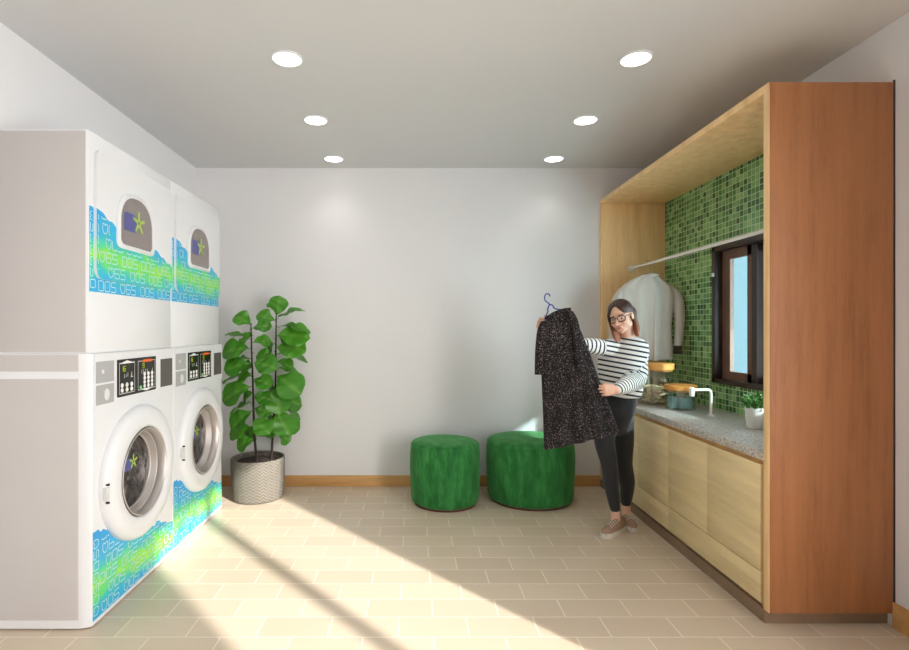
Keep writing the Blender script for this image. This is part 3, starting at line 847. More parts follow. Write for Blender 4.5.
def dryer(y0, y1, near, label):
    w = thing('tumble_dryer', label, 'tumble dryer', (-1.79, (y0 + y1) / 2, 1.3355), 'stacked tumble dryers')
    xb = XL + .004; z0, z1 = 1.3365, 2.418
    b = MB(); e_ = .008
    b.prismz([(xb, y0), (FD - e_, y0), (FD - e_ * .3, y0 + e_ * .3), (FD, y0 + e_), (FD, y1 - e_), (FD - e_ * .3, y1 - e_ * .3), (FD - e_, y1), (xb, y1)], z0, z1)
    obj('body', b, M['white'], w)
    if near:
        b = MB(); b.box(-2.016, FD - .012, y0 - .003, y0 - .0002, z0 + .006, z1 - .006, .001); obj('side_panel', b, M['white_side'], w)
    # seam above the service panel
    b = MB(); b.box(FD - .001, FD + .002, y0 + .006, y1 - .006, 1.345, 1.632, .0015); obj('service_panel', b, M['white'], w)
    d0, d1, dz0, dz1, dr_ = y0 + .042, y1 - .018, 1.705, 2.345, .05
    tab = [(0, 2.05), (.06, 2.05), (.12, 2.018), (.22, 1.985), (.3, 1.965), (.5, 1.955), (.62, 1.935), (.7, 1.9), (.78, 1.87), (.86, 1.845)]
    top = lambda y: interp(tab, y - y0) + .005 * math.sin((y - y0) * 80)
    b = strips(lambda y: 1.638, top, y0 + .009, y1 - .009, FD, 80); bd = obj('graphic_band', b, M['band_high'], w)
    b = MB(); th = .016; b.prism(rrect(d0, d1, dz0, dz1, dr_), FD + .0013, FD + th); dr = obj('door', b, M['white'], w)
    def dlo(y):
        if y < d0 + dr_: q = d0 + dr_ - y
        elif y > d1 - dr_: q = y - (d1 - dr_)
        else: return dz0
        return dz0 + dr_ - math.sqrt(max(0, dr_ * dr_ - q * q))
    b = strips(dlo, lambda y: max(top(y), dlo(y)), d0, d1, FD + th, 80); obj('graphic_band', b, M['band_high'], dr)
    yc = y0 + .403
    # D-shaped window: flat sill, arched head
    def arch(s_, n=20):
        hw, zb, ht = .177 * s_, 2.043 - .144 * s_, .288 * s_; pts = []
        r_ = .035 * s_
        for k in range(7):
            a = math.radians(180 + 90 * k / 6); pts.append((yc - hw + r_ + r_ * math.cos(a), zb + r_ + r_ * math.sin(a)))
        for k in range(7):
            a = math.radians(270 + 90 * k / 6); pts.append((yc + hw - r_ + r_ * math.cos(a), zb + r_ + r_ * math.sin(a)))
        for k in range(1, n):
            a = PI * k / n; c_, s2 = math.cos(a), math.sin(a)
            pts.append((yc + hw * (abs(c_) ** .8) * (1 if c_ >= 0 else -1), zb + ht * .42 + ht * .58 * (s2 ** .9)))
        return pts
    o_, m_, i_ = arch(1.1), arch(1.0), arch(.94)
    ring = lambda pts, x: [(x, y, z) for y, z in pts]
    b = MB(); X = FD + th + .0014
    b.loft([ring(o_, FD + th), ring(o_, X + .006), ring(m_, X + .014), ring(i_, X + .01), ring(i_, X - .001)], cap=False); fr = obj('window_frame', b, M['white'], dr)
    b = MB(); b.prism(i_, X - .001, X + .005); gl = obj('window_glass', b, M['smoke'], dr)
    b1, b2 = MB(), MB(); sticker(b1, b2, yc + .0, 2.05, 1.25, X + .0052); obj('print_panel', b1, M['blue_print'], dr); obj('print_sparkle', b2, M['lime_print'], dr)
    inside_o = lambda y, z: abs(y - yc) > .225 or z < 1.88
    indoor = lambda y, z: d0 + .004 < y < d1 - .004 and z > dlo(min(max(y, d0), d1)) + .004
    outdoor = lambda y, z: not (d0 - .003 < y < d1 + .003 and z > dlo(min(max(y, d0), d1)) - .003)
    b = lettering(y0 + .009, y1 - .009, 1.638, top, FD + th + .0018, lambda y, z: inside_o(y, z) and indoor(y, z), seed=5)
    # marks that sit on the body stay on the body
    b3 = lettering(y0 + .009, y1 - .009, 1.638, top, FD + .0018, lambda y, z: outdoor(y, z), seed=5)
    keep = MB()
    for i in range(0, len(b.v), 4):
        if all(indoor(v.y, v.z) for v in b.v[i:i + 4]): keep.add(b.v[i:i + 4], [(0, 1, 2, 3)])
    obj('lettering', keep, M['letter'], dr)
    keep = MB()
    for i in range(0, len(b3.v), 4):
        if all(outdoor(v.y, v.z) for v in b3.v[i:i + 4]): keep.add(b3.v[i:i + 4], [(0, 1, 2, 3)])
    obj('lettering', keep, M['letter'], bd)
dryer(2.51, 3.367, True, 'nearer white tumble dryer stacked on the nearer washing machine')
dryer(3.3675, 4.19, False, 'farther white tumble dryer stacked on the farther washing machine')

# ------------------------------------------------------------------ light
SUN = Vector((-.91, 1, -1.352 * math.tan(math.radians(24)))).normalized()
l = bpy.data.lights.new('sun', 'SUN'); l.energy = SUNE; l.angle = math.radians(1.0); l.color = (1, .955, .9)
o = bpy.data.objects.new('sun', l); COL.objects.link(o); o.rotation_euler = SUN.to_track_quat('-Z', 'Y').to_euler(); o.location = (6, -4, 6)
w = bpy.data.worlds.new('sky'); S.world = w; w.use_nodes = True; nt = w.node_tree; nt.nodes.clear()
out = nt.nodes.new('ShaderNodeOutputWorld'); bg = nt.nodes.new('ShaderNodeBackground'); nt.links.new(bg.outputs[0], out.inputs[0])
tc = nt.nodes.new('ShaderNodeTexCoord'); dt = nt.nodes.new('ShaderNodeVectorMath'); dt.operation = 'DOT_PRODUCT'
nt.links.new(tc.outputs['Generated'], dt.inputs[0]); dt.inputs[1].default_value = -SUN
mr = nt.nodes.new('ShaderNodeMapRange'); mr.inputs['From Min'].default_value = -.1; mr.inputs['From Max'].default_value = 1
mr.interpolation_type = 'SMOOTHSTEP'
mr.inputs['To Min'].default_value = 0; mr.inputs['To Max'].default_value = 1; nt.links.new(dt.outputs['Value'], mr.inputs[0])
skyc = mixc(nt, mr.outputs[0], (200, 232, 240), (255, 250, 244)); nt.links.new(skyc, bg.inputs[0])
nt.links.new(math_(nt, 'MULTIPLY_ADD', mr.outputs[0], SKY, .8), bg.inputs[1])
pl = bpy.data.lights.new('window_portal', 'AREA'); pl.shape = 'RECTANGLE'; pl.size = A1 - A0; pl.size_y = AT; pl.cycles.is_portal = True
po = bpy.data.objects.new('window_portal', pl); COL.objects.link(po); po.location = (XR + WT + .01, (A0 + A1) / 2, AT / 2); po.rotation_euler = (PI / 2, 0, PI / 2)

# ------------------------------------------------------------------ camera
cd = bpy.data.cameras.new('camera'); cam = bpy.data.objects.new('camera', cd); COL.objects.link(cam)
cam.location = (0, 0, EYE); cam.rotation_euler = (PI / 2, 0, 0)
cd.sensor_width = 36; cd.lens = FPX / 909 * 36; cd.shift_x = (454.5 - CX) / 909; cd.shift_y = -(325 - CY) / 909; cd.clip_start = .05
S.camera = cam
S.view_settings.view_transform = 'Standard'; S.view_settings.look = 'None'; S.view_settings.gamma = 1; S.view_settings.exposure = EXPO
S.view_settings.use_curve_mapping = False
S.cycles.use_denoising = True
S.cycles.max_bounces = 12; S.cycles.diffuse_bounces = 8; S.cycles.transparent_max_bounces = 16
# ------------------------------------------------------------------ helpers for cloth
def lens_ring(l, r, front, back, n=28, fold=0, fk=5, ph=0, nrm=Vector((0, -1, 0))):
    """flattened ring from l to r: bulges front towards the lens and back behind"""
    l, r = Vector(l), Vector(r); out = []
    for j in range(n):
        a = 2 * PI * j / n; u = .5 - .5 * math.cos(a); s_ = math.sin(a)
        th = (front if s_ >= 0 else back) * (abs(s_) ** .6) * (1 if s_ >= 0 else -1)
        w = fold * math.sin(u * fk * 2 * PI + ph) * abs(s_)
        out.append(l.lerp(r, u) + nrm * (th + w))
    return out

def curve_pts(pts, sub=6):
    pts = [Vector(p) for p in pts]; out = []
    for i in range(len(pts) - 1):
        a = pts[max(i - 1, 0)]; b = pts[i]; c = pts[i + 1]; d = pts[min(i + 2, len(pts) - 1)]
        for k in range(sub):
            t = k / sub
            out.append(.5 * ((2 * b) + (c - a) * t + (2 * a - 5 * b + 4 * c - d) * t * t + (-a + 3 * b - 3 * c + d) * t ** 3))
    out.append(pts[-1]); return out

# ------------------------------------------------------------------ shirt on the rail
SY = 4.446
sh = thing('shirt', 'pale grey long-sleeved shirt hanging from the rail, seen from behind', 'shirt', tuple(P(652, 318, SY)))
Lp = curve_pts([P(641, 275, SY), P(631, 280, SY), P(622, 287, SY), P(619, 297, SY), P(621, 325, SY), P(621, 345, SY), P(620, 361, SY)], 5)
Rp = curve_pts([P(653, 273, SY), P(663, 280, SY), P(671, 286, SY), P(674, 297, SY), P(671, 325, SY), P(672, 345, SY), P(672, 359, SY)], 5)
b = MB(); n = len(Lp)
b.loft([lens_ring(Lp[i], Rp[i], .022 + .03 * min(1, i / 12), .022 + .03 * min(1, i / 12), 72, .004 + .012 * i / n, 3.4, .6) for i in range(n)])
obj('shirt_body', b, M['shirt'], sh, 60)
for side in (0, 1):
    if side: pts = [P(668, 287, SY), P(676, 294, SY), P(679.5, 310, SY - .02), P(679.5, 330, SY - .04), P(678, 346, SY - .05)]; rr = [.022, .038, .043, .036, .03]
    else: pts = [P(624, 288, SY), P(617.5, 298, SY), P(614.5, 315, SY - .01), P(613.5, 335, SY - .02), P(614, 350, SY - .03)]; rr = [.022, .038, .043, .038, .03]
    b = MB(); b.limb(pts, rr, 18, 5); sl = obj('sleeve', b, M['shirt'], sh, 60)
    e_ = pts[-1]; b = MB(); b.lathe([(.031, -.068), (.034, -.064), (.034, -.006), (.03, .004)], tuple(e_), 'z', 24); obj('cuff', b, M['cuff'], sl)
b = MB()
ring = [P(647, 276, SY) + Vector((.035 + .05 * math.cos(2 * PI * i / 24), .035 * math.sin(2 * PI * i / 24), .006 * math.cos(2 * PI * i / 24))) for i in range(25)]
b.tube(ring, .014, 10); obj('collar', b, M['shirt'], sh)
b = MB(); pl_ = [Vector((P(652, y, SY).x, SY - .056, P(652, y, SY).z)) for y in (292, 315, 340, 360)]
b.tube(pl_, [.006, .012, .016, .017], 8); obj('back_pleat', b, M['shirt'], sh)
hg = thing('clothes_hanger', 'dark wooden hanger inside the grey shirt, hooked on the rail', 'hanger', tuple(P(648.5, 270, SY)))
b = MB(); hx0 = 2.005
b.tube(curve_pts([(hx0 - .014, SY, 2.03), (hx0 - .006, SY, 2.043), (hx0 + .008, SY, 2.042), (hx0 + .015, SY, 2.027), (hx0 + .016, SY, 2.0), (hx0 + .022, SY, 1.965), (hx0 + .024, SY, 1.93)], 4), .0022, 8); obj('hook', b, M['chrome'], hg)
b = MB(); b.limb([P(623, 289, SY), P(636, 280, SY), P(648, 274.5, SY), P(660, 280, SY), P(670, 288, SY)], [.009, .011, .012, .011, .009], 12, 5); obj('shoulder_bar', b, M['grey_wood'], hg)

# ------------------------------------------------------------------ dress held up on a blue hanger
DY = 3.50
dr = thing('dress', 'long black speckled tweed dress held up by the woman', 'dress', tuple(P(575, 385, DY)))
Lp = curve_pts([P(546.5, 319, DY), P(541.5, 328, DY), P(540.5, 350, DY), P(541.5, 378, DY), P(543, 412, DY - .02), P(544, 449, DY - .03)], 7)
Rp = curve_pts([P(570.5, 309, DY), P(578.5, 326, DY), P(588, 349, DY), P(598, 378, DY), P(609, 405, DY + .02), P(618.5, 431.5, DY + .03)], 7)
b = MB(); n = len(Lp)
def dring(i):
    k = i / (n - 1)
    return lens_ring(Lp[i], Rp[i], .024 + .035 * min(1, k * 2.2), .018 + .02 * k, 72, .001 + .013 * k ** 1.2, 4.2, 1.0 + .8 * k)
rings = [dring(i) for i in range(n)]
def shrink(ring, f, dz):
    c = sum(ring, Vector()) / len(ring); return [c + (p - c) * f + Vector((0, 0, dz)) for p in ring]
b.loft([shrink(rings[0], .75, .012)] + rings + [[p + Vector((0, 0, .0)) + (sum(rings[-1], Vector()) / len(rings[-1]) - p) * .03 for p in rings[-1]], [p + Vector((0, 0, .03)) + (sum(rings[-1], Vector()) / len(rings[-1]) - p) * .06 for p in rings[-1]]])
obj('dress_body', b, M['tweed'], dr, 60)
# sleeve on the image-left side hangs straight down; the other lies folded along the front
sl = curve_pts([P(545, 321, DY - .01), P(541, 330, DY - .012), P(539, 350, DY - .012), P(538.6, 374.5, DY - .012)], 5)
b = MB(); b.loft([lens_ring(p - Vector((.022 + .004 * i / len(sl), 0, 0)), p + Vector((.03, 0, 0)), .024, .022, 24) for i, p in enumerate(sl)]); obj('sleeve', b, M['tweed'], dr, 60)
sl = curve_pts([P(569, 311, DY - .025), P(574.5, 322, DY - .05), P(577.5, 342, DY - .062), P(579.5, 366, DY - .066)], 5)
b = MB(); b.loft([lens_ring(p - Vector((.026, 0, 0)), p + Vector((.026, 0, 0)), .016, .03, 24) for i, p in enumerate(sl)]); obj('sleeve', b, M['tweed'], dr, 60)
nb = curve_pts([P(546, 318, DY - .026), P(553, 313.5, DY - .03), P(562, 310, DY - .03), P(570, 308.8, DY - .022)], 5)
b = MB(); b.limb(nb, [.009] * len(nb), 10, 1); obj('neckband', b, M['tweed'], dr)
bh = thing('clothes_hanger', 'blue plastic hanger sticking out of the neck of the dark dress', 'hanger', tuple(P(550, 305, DY)))
HY = DY + .0
b = MB(); b.tube(curve_pts([P(550, 296.5, HY), P(549.2, 294.3, HY), P(547, 293.6, HY), P(545, 295.5, HY), P(544.6, 298.6, HY), P(545.6, 301, HY), P(548, 302.8, HY), P(549.8, 304.6, HY)], 5), .0042, 10); obj('hook', b, M['blue'], bh)
b = MB(); b.tube(curve_pts([P(549.8, 304.4, HY), P(548, 308, HY), P(547.8, 312, HY), P(546.5, 315, HY), P(544.8, 320, HY)], 5), .0046, 10)
obj('arm', b, M['blue'], bh)
b = MB(); b.tube(curve_pts([P(549.8, 304.4, HY), P(552.4, 305.3, HY), P(554.4, 308.2, HY), P(558, 309.4, HY), P(563, 310.2, HY), P(569, 313, HY)], 5), .0046, 10)
obj('arm', b, M['blue'], bh)
b = MB(); b.tube(curve_pts([P(545.5, 317.8, HY), P(550, 315.5, HY), P(556, 313.4, HY), P(566, 313, HY)], 5), .0036, 10); obj('bar', b, M['blue'], bh)

# ------------------------------------------------------------------ woman
wm = thing('person', 'woman in glasses, striped top and black leggings holding up a dark dress', 'person', (1.47, 3.76, 0))
HC = P(621, 316.2, 3.70)                       # between the eyes, inside the head
yaw, pit, rol = math.radians(42), math.radians(15), math.radians(11)
Fw = Vector((-math.sin(yaw) * math.cos(pit), -math.cos(yaw) * math.cos(pit), -math.sin(pit)))
Rt = Fw.cross(Vector((0, 0, 1))).normalized()    # her right hand side is image-left: this is towards image-left
Up = Rt.cross(Fw).normalized()
Rt, Up = Rt * math.cos(rol) - Up * math.sin(rol), Up * math.cos(rol) + Rt * math.sin(rol)
def Hd(r, f, u): return HC + Rt * r + Fw * f + Up * u
body = MB()
body.ell(Hd(0, -.012, .035), Rt * .073, Fw * .092, Up * .078, 28, 18)      # cranium
body.ell(Hd(0, .028, -.02), Rt * .060, Fw * .058, Up * .085, 24, 16)       # face
body.ell(Hd(0, .052, -.078), Rt * .034, Fw * .032, Up * .03, 18, 12)       # jaw and chin
body.ell(Hd(0, .067, -.098), Rt * .019, Fw * .017, Up * .014, 14, 10)
for s_ in (-1, 1):
    body.ell(Hd(s_ * .036, .055, -.03), Rt * .024, Fw * .027, Up * .028, 14, 10)   # cheek
    body.ell(Hd(s_ * .042, .01, -.062), Rt * .022, Fw * .04, Up * .03, 14, 10)     # jaw side
    body.ell(Hd(s_ * .073, -.012, -.012), Rt * .008, Fw * .018, Up * .03, 12, 10)  # ear
    body.ell(Hd(s_ * .03, .072, .021), Rt * .022, Fw * .012, Up * .008, 12, 8)     # brow
    body.ell(Hd(s_ * .011, .096, -.036), Rt * .008, Fw * .009, Up * .007, 10, 8)   # nostril
body.limb([Hd(0, .078, .012), Hd(0, .092, -.008), Hd(0, .108, -.032)], [.008, .0095, .011], 12, 4)   # nose
body.ell(Hd(0, .080, -.0625), Rt * .021, Fw * .012, Up * .0065, 14, 8)
body.ell(Hd(0, .079, -.0735), Rt * .018, Fw * .0125, Up * .0075, 14, 8)
NB = P(627, 341, 3.78)
body.limb([Hd(0, -.02, -.04), Hd(0, -.03, -.09).lerp(NB, .45), NB + Vector((0, 0, -.02))], [.052, .05, .058], 20, 5)
# torso: bust rings along the spine
def tr(px, py, hw, dp, Y, tilt=0, n=24):
    c = P(px, py, Y); yw = math.radians(24); ax = Vector((math.cos(yw), -math.sin(yw), 0)); ay = Vector((math.sin(yw), math.cos(yw), 0))
    return [c + ax * math.cos(2 * PI * j / n) * hw + ay * math.sin(2 * PI * j / n) * dp + Vector((0, 0, tilt * math.cos(2 * PI * j / n))) for j in range(n)]
body.loft([tr(626, 339, .055, .05, 3.78), tr(624.5, 344, .125, .065, 3.775), tr(623, 352, .15, .085, 3.77), tr(621.5, 364, .145, .1, 3.765), tr(620, 379, .125, .088, 3.765), tr(619, 390, .125, .088, 3.77), tr(617.5, 402, .118, .09, 3.775), tr(616.5, 413, .118, .09, 3.775), tr(616, 422, .09, .07, 3.775), tr(615.5, 430, .05, .045, 3.77)])
S1, E1, W1 = P(606, 348, 3.72), P(574, 344, 3.615), P(547.5, 327, 3.565)
S2, E2, W2 = P(640, 350, 3.79), P(637.5, 379, 3.68), P(616, 390, 3.415)
body.limb([S1.lerp(NB, .35), S1, S1.lerp(E1, .5), E1, E1.lerp(W1, .4), W1], [.05, .05, .042, .037, .035, .023], 16, 5)
body.limb([S2.lerp(NB, .35), S2, S2.lerp(E2, .5), E2, E2.lerp(W2, .4), W2], [.05, .05, .042, .037, .035, .023], 16, 5)
L1 = [P(609.5, 402, 3.775), P(606.5, 420, 3.765), P(604.5, 441, 3.74), P(609, 463, 3.71), P(611, 482, 3.72), P(615.2, 509, 3.735), P(615.6, 525, 3.74)]
L2 = [P(622, 402, 3.785), P(622.7, 420, 3.795), P(623.5, 441, 3.80), P(624, 463, 3.79), P(627, 482, 3.815), P(626, 503, 3.86), P(626, 518, 3.875)]
LR = [.062, .068, .064, .051, .049, .032, .034]
body.limb(L1, LR, 18, 5); body.limb(L2, LR, 18, 5)
F1a, F1b = Vector((L1[-1].x + .045, L1[-1].y + .03, .05)), Vector((P(606, 536, 3.63).x, 3.63, .042))
F2a, F2b = Vector((L2[-1].x + .005, L2[-1].y + .045, .05)), Vector((P(632.5, 529, 3.745).x, 3.745, .042))
for a, c in ((F1a, F1b), (F2a, F2b)): body.limb([a, a.lerp(c, .5) - Vector((0, 0, .004)), c - Vector((0, 0, .006))], [.028, .026, .018], 14, 5)

def hand(mb, W, d, nrm, curl, thumb_side, sc=1.0, thumb_dir=None, spread=.05):
    """palm, four bent fingers and a thumb; nrm: the way the palm faces"""
    d = Vector(d).normalized(); nrm = Vector(nrm); nrm = (nrm - d * nrm.dot(d)).normalized(); s_ = d.cross(nrm).normalized() * thumb_side
    K = W + d * .085 * sc
    mb.loft([[W + d * t * sc + s_ * math.cos(2 * PI * j / 16) * w * sc + nrm * math.sin(2 * PI * j / 16) * th * sc for j in range(16)] for t, w, th in ((-.02, .022, .019), (.01, .027, .018), (.04, .037, .017), (.07, .04, .015), (.088, .036, .011))])
    for i, (off, L) in enumerate(((.0325, .072), (.011, .08), (-.0105, .075), (-.0315, .06))):
        p = W + d * (.08 - .004 * abs(i - 1)) * sc + s_ * off * sc; fd = (d + s_ * off * spread * 20 * .3).normalized(); pts = [p - fd * .02 * sc, p]; ang = 0
        for frac, cu in zip((.45, .3, .25), curl):
            ang += math.radians(cu + 3 * i); q = fd * math.cos(ang) + nrm * math.sin(ang); p = p + q * L * frac * sc; pts.append(p)
        mb.limb(pts, [.0086 * sc, .0082 * sc, .0078 * sc, .0073 * sc, .0064 * sc], 10, 3)
    t0 = W + d * .022 * sc + s_ * .026 * sc; td = Vector(thumb_dir).normalized() if thumb_dir else (d * .75 + s_ * .6 + nrm * .35).normalized()
    mb.limb([t0 - td * .012 * sc, t0 + td * .018 * sc, t0 + td * .042 * sc + nrm * .004, t0 + td * .062 * sc + nrm * .012], [.0125 * sc, .012 * sc, .010 * sc, .008 * sc], 10, 3)
# image-left hand closes over the dress shoulder from behind; image-right hand grips the side edge
hand(body, W1, (-1, -.25, .42), (.05, -1, .1), (55, 55, 40), 1, .92)
hand(body, W2, (-.95, -.12, -.02), (-.1, .95, -.1), (42, 62, 45), -1, .95, thumb_dir=(-.88, -.1, .3))
bm_ = remesh(body, .0040, 2, .5)
skin, lip, brow, eye, iris = lin((232, 186, 164)), lin((204, 124, 114)), lin((110, 78, 62)), lin((236, 230, 226)), lin((60, 44, 36))
hand_l = lin((222, 160, 122))
blush = lin((230, 176, 156))
def skin_tone(p):
    q = p - HC; r, f_, u = q.dot(Rt), q.dot(Fw), q.dot(Up)
    if f_ > .05 and abs(r) < .06 and abs(u) < .12:
        if abs(r) < .019 and -.0775 < u < -.0605 and f_ > .078 - abs(r) * .6: return lip
        e_ = ((abs(r) - .031) / .0135) ** 2 + ((u + .002) / .0058) ** 2
        if e_ < 1: return iris if abs(abs(r) - .031) < .006 else eye
        if abs(abs(r) - .032) < .02 and .0165 < u - .05 * abs(abs(r) - .03) < .0235: return brow
        if ((abs(r) - .038) / .02) ** 2 + ((u + .033) / .018) ** 2 < 1: return blush
    return skin
tone_attr(bm_, skin_tone)
obj('body', None, M['skin'], wm, mesh=bm_)

# striped top
SWT = MB(); sp_top = []
SWT.loft([tr(625, 337.5, .085, .064, 3.778), tr(625, 339.5, .125, .075, 3.777), tr(624.5, 344, .16, .088, 3.775), tr(623, 352, .175, .105, 3.77), tr(621.5, 364, .166, .122, 3.765), tr(620, 379, .154, .122, 3.765), tr(619.5, 390, .156, .126, 3.77), tr(619.5, 396, .146, .118, 3.775, -.008)])
SWT.limb([S1.lerp(NB, .3), S1, S1.lerp(E1, .5), E1, E1.lerp(W1, .5), W1 + (E1 - W1) * .12], [.055, .062, .056, .05, .046, .033], 18, 5)
SWT.limb([S2.lerp(NB, .3), S2, S2.lerp(E2, .5), E2, E2.lerp(W2, .45), W2 + (E2 - W2) * .1], [.055, .064, .062, .062, .062, .04], 18, 5)
sm_ = remesh(SWT, .0062, 4, .5)
# soft wrinkles
for v in sm_.vertices:
    p = v.co; nz = mnoise.noise(Vector((p.x * 9, p.y * 9, p.z * 22))) ; v.co = p + v.normal * nz * .006
def seg_t(p, a, c):
    d = c - a; L = d.length; t = (p - a).dot(d) / (L * L); tc_ = min(1, max(0, t)); return t * L, (p - a - d * tc_).length
at = sm_.attributes.new('stripe', 'FLOAT', 'POINT'); vals = []
PER = .0355
for v in sm_.vertices:
    p = v.co; c = P(621.5, 360, 3.77)
    tors = math.hypot((p.x - c.x), (p.y - c.y) * 1.15)
    best = None
    for (S_, E_, W_) in ((S1, E1, W1), (S2, E2, W2)):
        t1, d1 = seg_t(p, S_, E_); t2, d2 = seg_t(p, E_, W_); L1_ = (E_ - S_).length
        if d1 < d2: cand = (d1, t1, t1)
        else: cand = (d2, L1_ + t2, L1_ + t2)
        if best is None or cand[0] < best[0]: best = cand
    sleeve = best[0] < .072 and best[1] > .045 and (best[1] > .12 or tors > .14)
    if sleeve: vals.append(best[2] / PER * (1.0 if best[1] < .3 else 1.25) + .4)
    else: vals.append((p.z + .18 * (p.x - c.x)) / PER + .15)
at.data.foreach_set('value', vals)
tp = obj('striped_top', None, M['stripe'], wm, mesh=sm_)

# leggings
lg = MB()
lg.loft([tr(618, 388, .122, .091, 3.77), tr(617.5, 404, .130, .101, 3.775), tr(616, 415, .124, .1, 3.775), tr(615.5, 424, .098, .08, 3.775), tr(615.5, 434, .06, .055, 3.77)])
for Lg in (L1, L2): lg.limb([Lg[0], Lg[1], Lg[2], Lg[3], Lg[4], Lg[5] + (Lg[4] - Lg[5]) * .02], [.072, .079, .073, .0585, .0555, .037], 20, 6)
obj('leggings', None, M['leggings'], wm, mesh=remesh(lg, .007, 14, .5))

# trainers
def trainer(heel, toe, ank):
    heel = Vector((heel.x, heel.y, 0)); toe = Vector((toe.x, toe.y, 0)); d = (toe - heel).normalized(); s_ = Vector((-d.y, d.x, 0)); Lf = (toe - heel).length
    h0 = heel - d * .035; Lt = Lf + .035 + .035
    def foot(t): return (.030 + .018 * math.sin(PI * min(1, t * .95 + .05)) ** .8) if t < .8 else .044 * math.sqrt(max(.02, 1 - ((t - .8) / .21) ** 2))
    out = [(t / 22, foot(t / 22)) for t in range(23)]
    poly = [h0 + d * t * Lt + s_ * w for t, w in out] + [h0 + d * t * Lt - s_ * w for t, w in reversed(out)]
    rr = MB(); rr.loft([[p + Vector((0, 0, z)) + (sum(poly, Vector()) / len(poly) - p) * q for p in poly] for z, q in ((.0005, .03), (.004, 0), (.034, 0), (.038, .04))])
    sole = obj('trainer', rr, M['sole'], wm); sole['label'] = 'dusty brown trainer with off-white sole'
    up = MB(); rings = []
    for k in range(15):
        t = k / 14; w = foot(min(.985, max(.02, t))) * .95; top = .105 - .0 * t if t < .3 else .105 - (.105 - .062) * ((t - .3) / .7) ** .8
        if t > .88: top *= 1 - ((t - .88) / .13) ** 2 * .45
        if t < .08: top *= .9
        c = h0 + d * (t * Lt * .98 + .003)
        rings.append([c + s_ * w * math.cos(PI * j / 12) * (1 if j in (0, 12) else .96) + Vector((0, 0, .026 + (top - .026) * math.sin(PI * j / 12) ** .75)) for j in range(13)])
    up.loft(rings); u_ = obj('upper', up, M['shoe'], sole, 60)
    lc = MB()
    for k in range(5):
        t = .36 + .085 * k; top = .108 - (.105 - .062) * ((t - .3) / .7) ** .8; c = h0 + d * t * Lt + Vector((0, 0, top))
        lb = MB(); lb.tube(curve_pts([c - s_ * .026 - Vector((0, 0, .016)), c + Vector((0, 0, .001)), c + s_ * .026 - Vector((0, 0, .016)) + d * .012], 4), .0034, 6); obj('lace', lb, M['lace'], sole)
    tg = MB(); c = h0 + d * .3 * Lt; tg.limb([c + d * .02 + Vector((0, 0, .09)), c + d * .008 + Vector((0, 0, .118)), c - d * .004 + Vector((0, 0, .13))], [.022, .02, .014], 10, 3); obj('tongue', tg, M['shoe'], sole)
trainer(F1a, F1b, L1[-1]); trainer(F2a, F2b, L2[-1])

# hair: cap swept back from a centre parting, two falls to the shoulders
hr = MB(); rings = []
nu, nv = 44, 22
def hairpt(th, ph, k=1.0):
    """th from the crown down, ph around (0 = face)"""
    return Hd(.080 * k * math.sin(th) * math.sin(ph), -.016 + .100 * k * math.sin(th) * math.cos(ph), .036 + .086 * k * math.cos(th))
cap_v = []
for i in range(nv + 1):
    row = []
    for j in range(nu + 1):
        ph = -PI + 2 * PI * j / nu; a = abs(ph)
        lim = interp([(0, .93), (.2, .96), (.42, 1.28), (.7, 1.66), (1.1, 1.76), (1.5, 1.84), (1.75, 2.15), (PI, 2.3)], a)
        lim = min(lim, 2.25); th = .01 + lim * i / nv
        k = 1.0 + .035 * math.sin(th) * max(0, 1 - abs(th - 1.0)) + .014 * math.sin(ph * 23) * math.sin(th) - .035 * math.exp(-(math.sin(ph) / .1) ** 2) * (1 if abs(ph) < 1.6 else .2)
        row.append((th, ph, k))
    cap_v.append(row)
ov = [[hairpt(*q) for q in row[:-1]] for row in cap_v]; iv = [[hairpt(q[0], q[1], q[2] * .87) for q in row[:-1]] for row in cap_v]
hr.loft(ov + list(reversed(iv)))
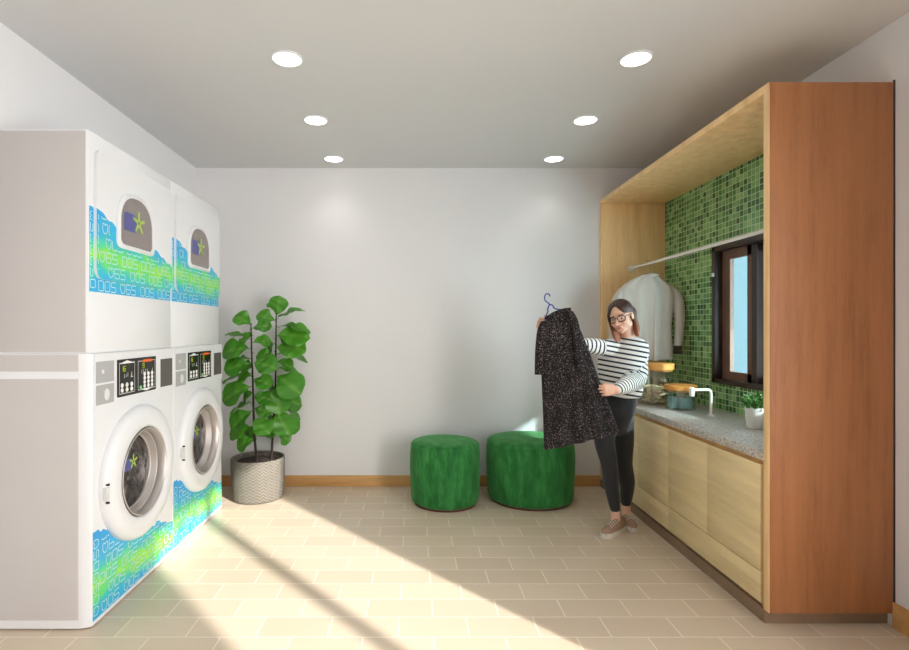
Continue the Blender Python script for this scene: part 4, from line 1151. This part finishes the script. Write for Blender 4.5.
# image-left fall passes in front of the shoulder; the other is tucked behind the ear
for f0, f1, w, r1, z1 in ((.03, .05, .013, .07, -.17), (.012, .038, .016, .068, -.185), (-.012, .02, .019, .066, -.18), (-.04, -.005, .02, .06, -.17)):
    hr.limb([Hd(.052, f0 + .02, .06), Hd(.072, f0 + .008, .015), Hd(r1, (f0 + f1) / 2, -.06), Hd(r1 - .004, f1, -.12), Hd(r1 - .012, f1 + .012, z1)], [w * .6, w * .8, w, w, w * .45], 12, 5)
for f0, f1, w, r1, z1 in ((-.042, -.03, .014, .07, -.15), (-.056, -.046, .019, .066, -.168), (-.075, -.062, .02, .05, -.165)):
    hr.limb([Hd(-.055, f0 + .01, .05), Hd(-.072, f0 + .002, .0), Hd(-r1, (f0 + f1) / 2, -.06), Hd(-r1 - .002, f1, -.11), Hd(-r1 + .006, f1 + .006, z1)], [w * .6, w * .8, w, w, w * .45], 12, 5)
hr.ell(Hd(0, -.078, -.055), Rt * .062, Fw * .028, Up * .085, 20, 12)
hm = remesh(hr, .0042, 2, .4)
dk, rd = Vector(lin((70, 46, 40))[:3]), Vector(lin((176, 104, 68))[:3])
def hair_tone(p):
    u = (p - HC).dot(Up); t = min(1, max(0, (-.02 - u) / .12)); c = dk.lerp(rd, t); return (c.x, c.y, c.z, 1)
tone_attr(hm, hair_tone)
obj('hair', None, M['hair'], wm, mesh=hm)

# spectacles
sg = MB()
for s_ in (-1, 1):
    pts = []
    for k in range(25):
        a = 2 * PI * k / 24; c_, s2 = math.cos(a), math.sin(a)
        pts.append(Hd(s_ * .034 + .026 * math.copysign(abs(c_) ** .7, c_), .094 - .25 * (abs(s_ * .034 + .026 * c_) ** 2) / .06 * .9, -.003 + .0195 * math.copysign(abs(s2) ** .75, s2)))
    sg.tube(pts, .0026, 8)
    sg.tube([Hd(s_ * .06, .078, .006), Hd(s_ * .072, .05, .006), Hd(s_ * .078, -.01, .002)], .0022, 8)
sg.tube([Hd(-.01, .094, .004), Hd(0, .098, .007), Hd(.01, .094, .004)], .0024, 8)
obj('spectacles', sg, M['glasses'], wm)
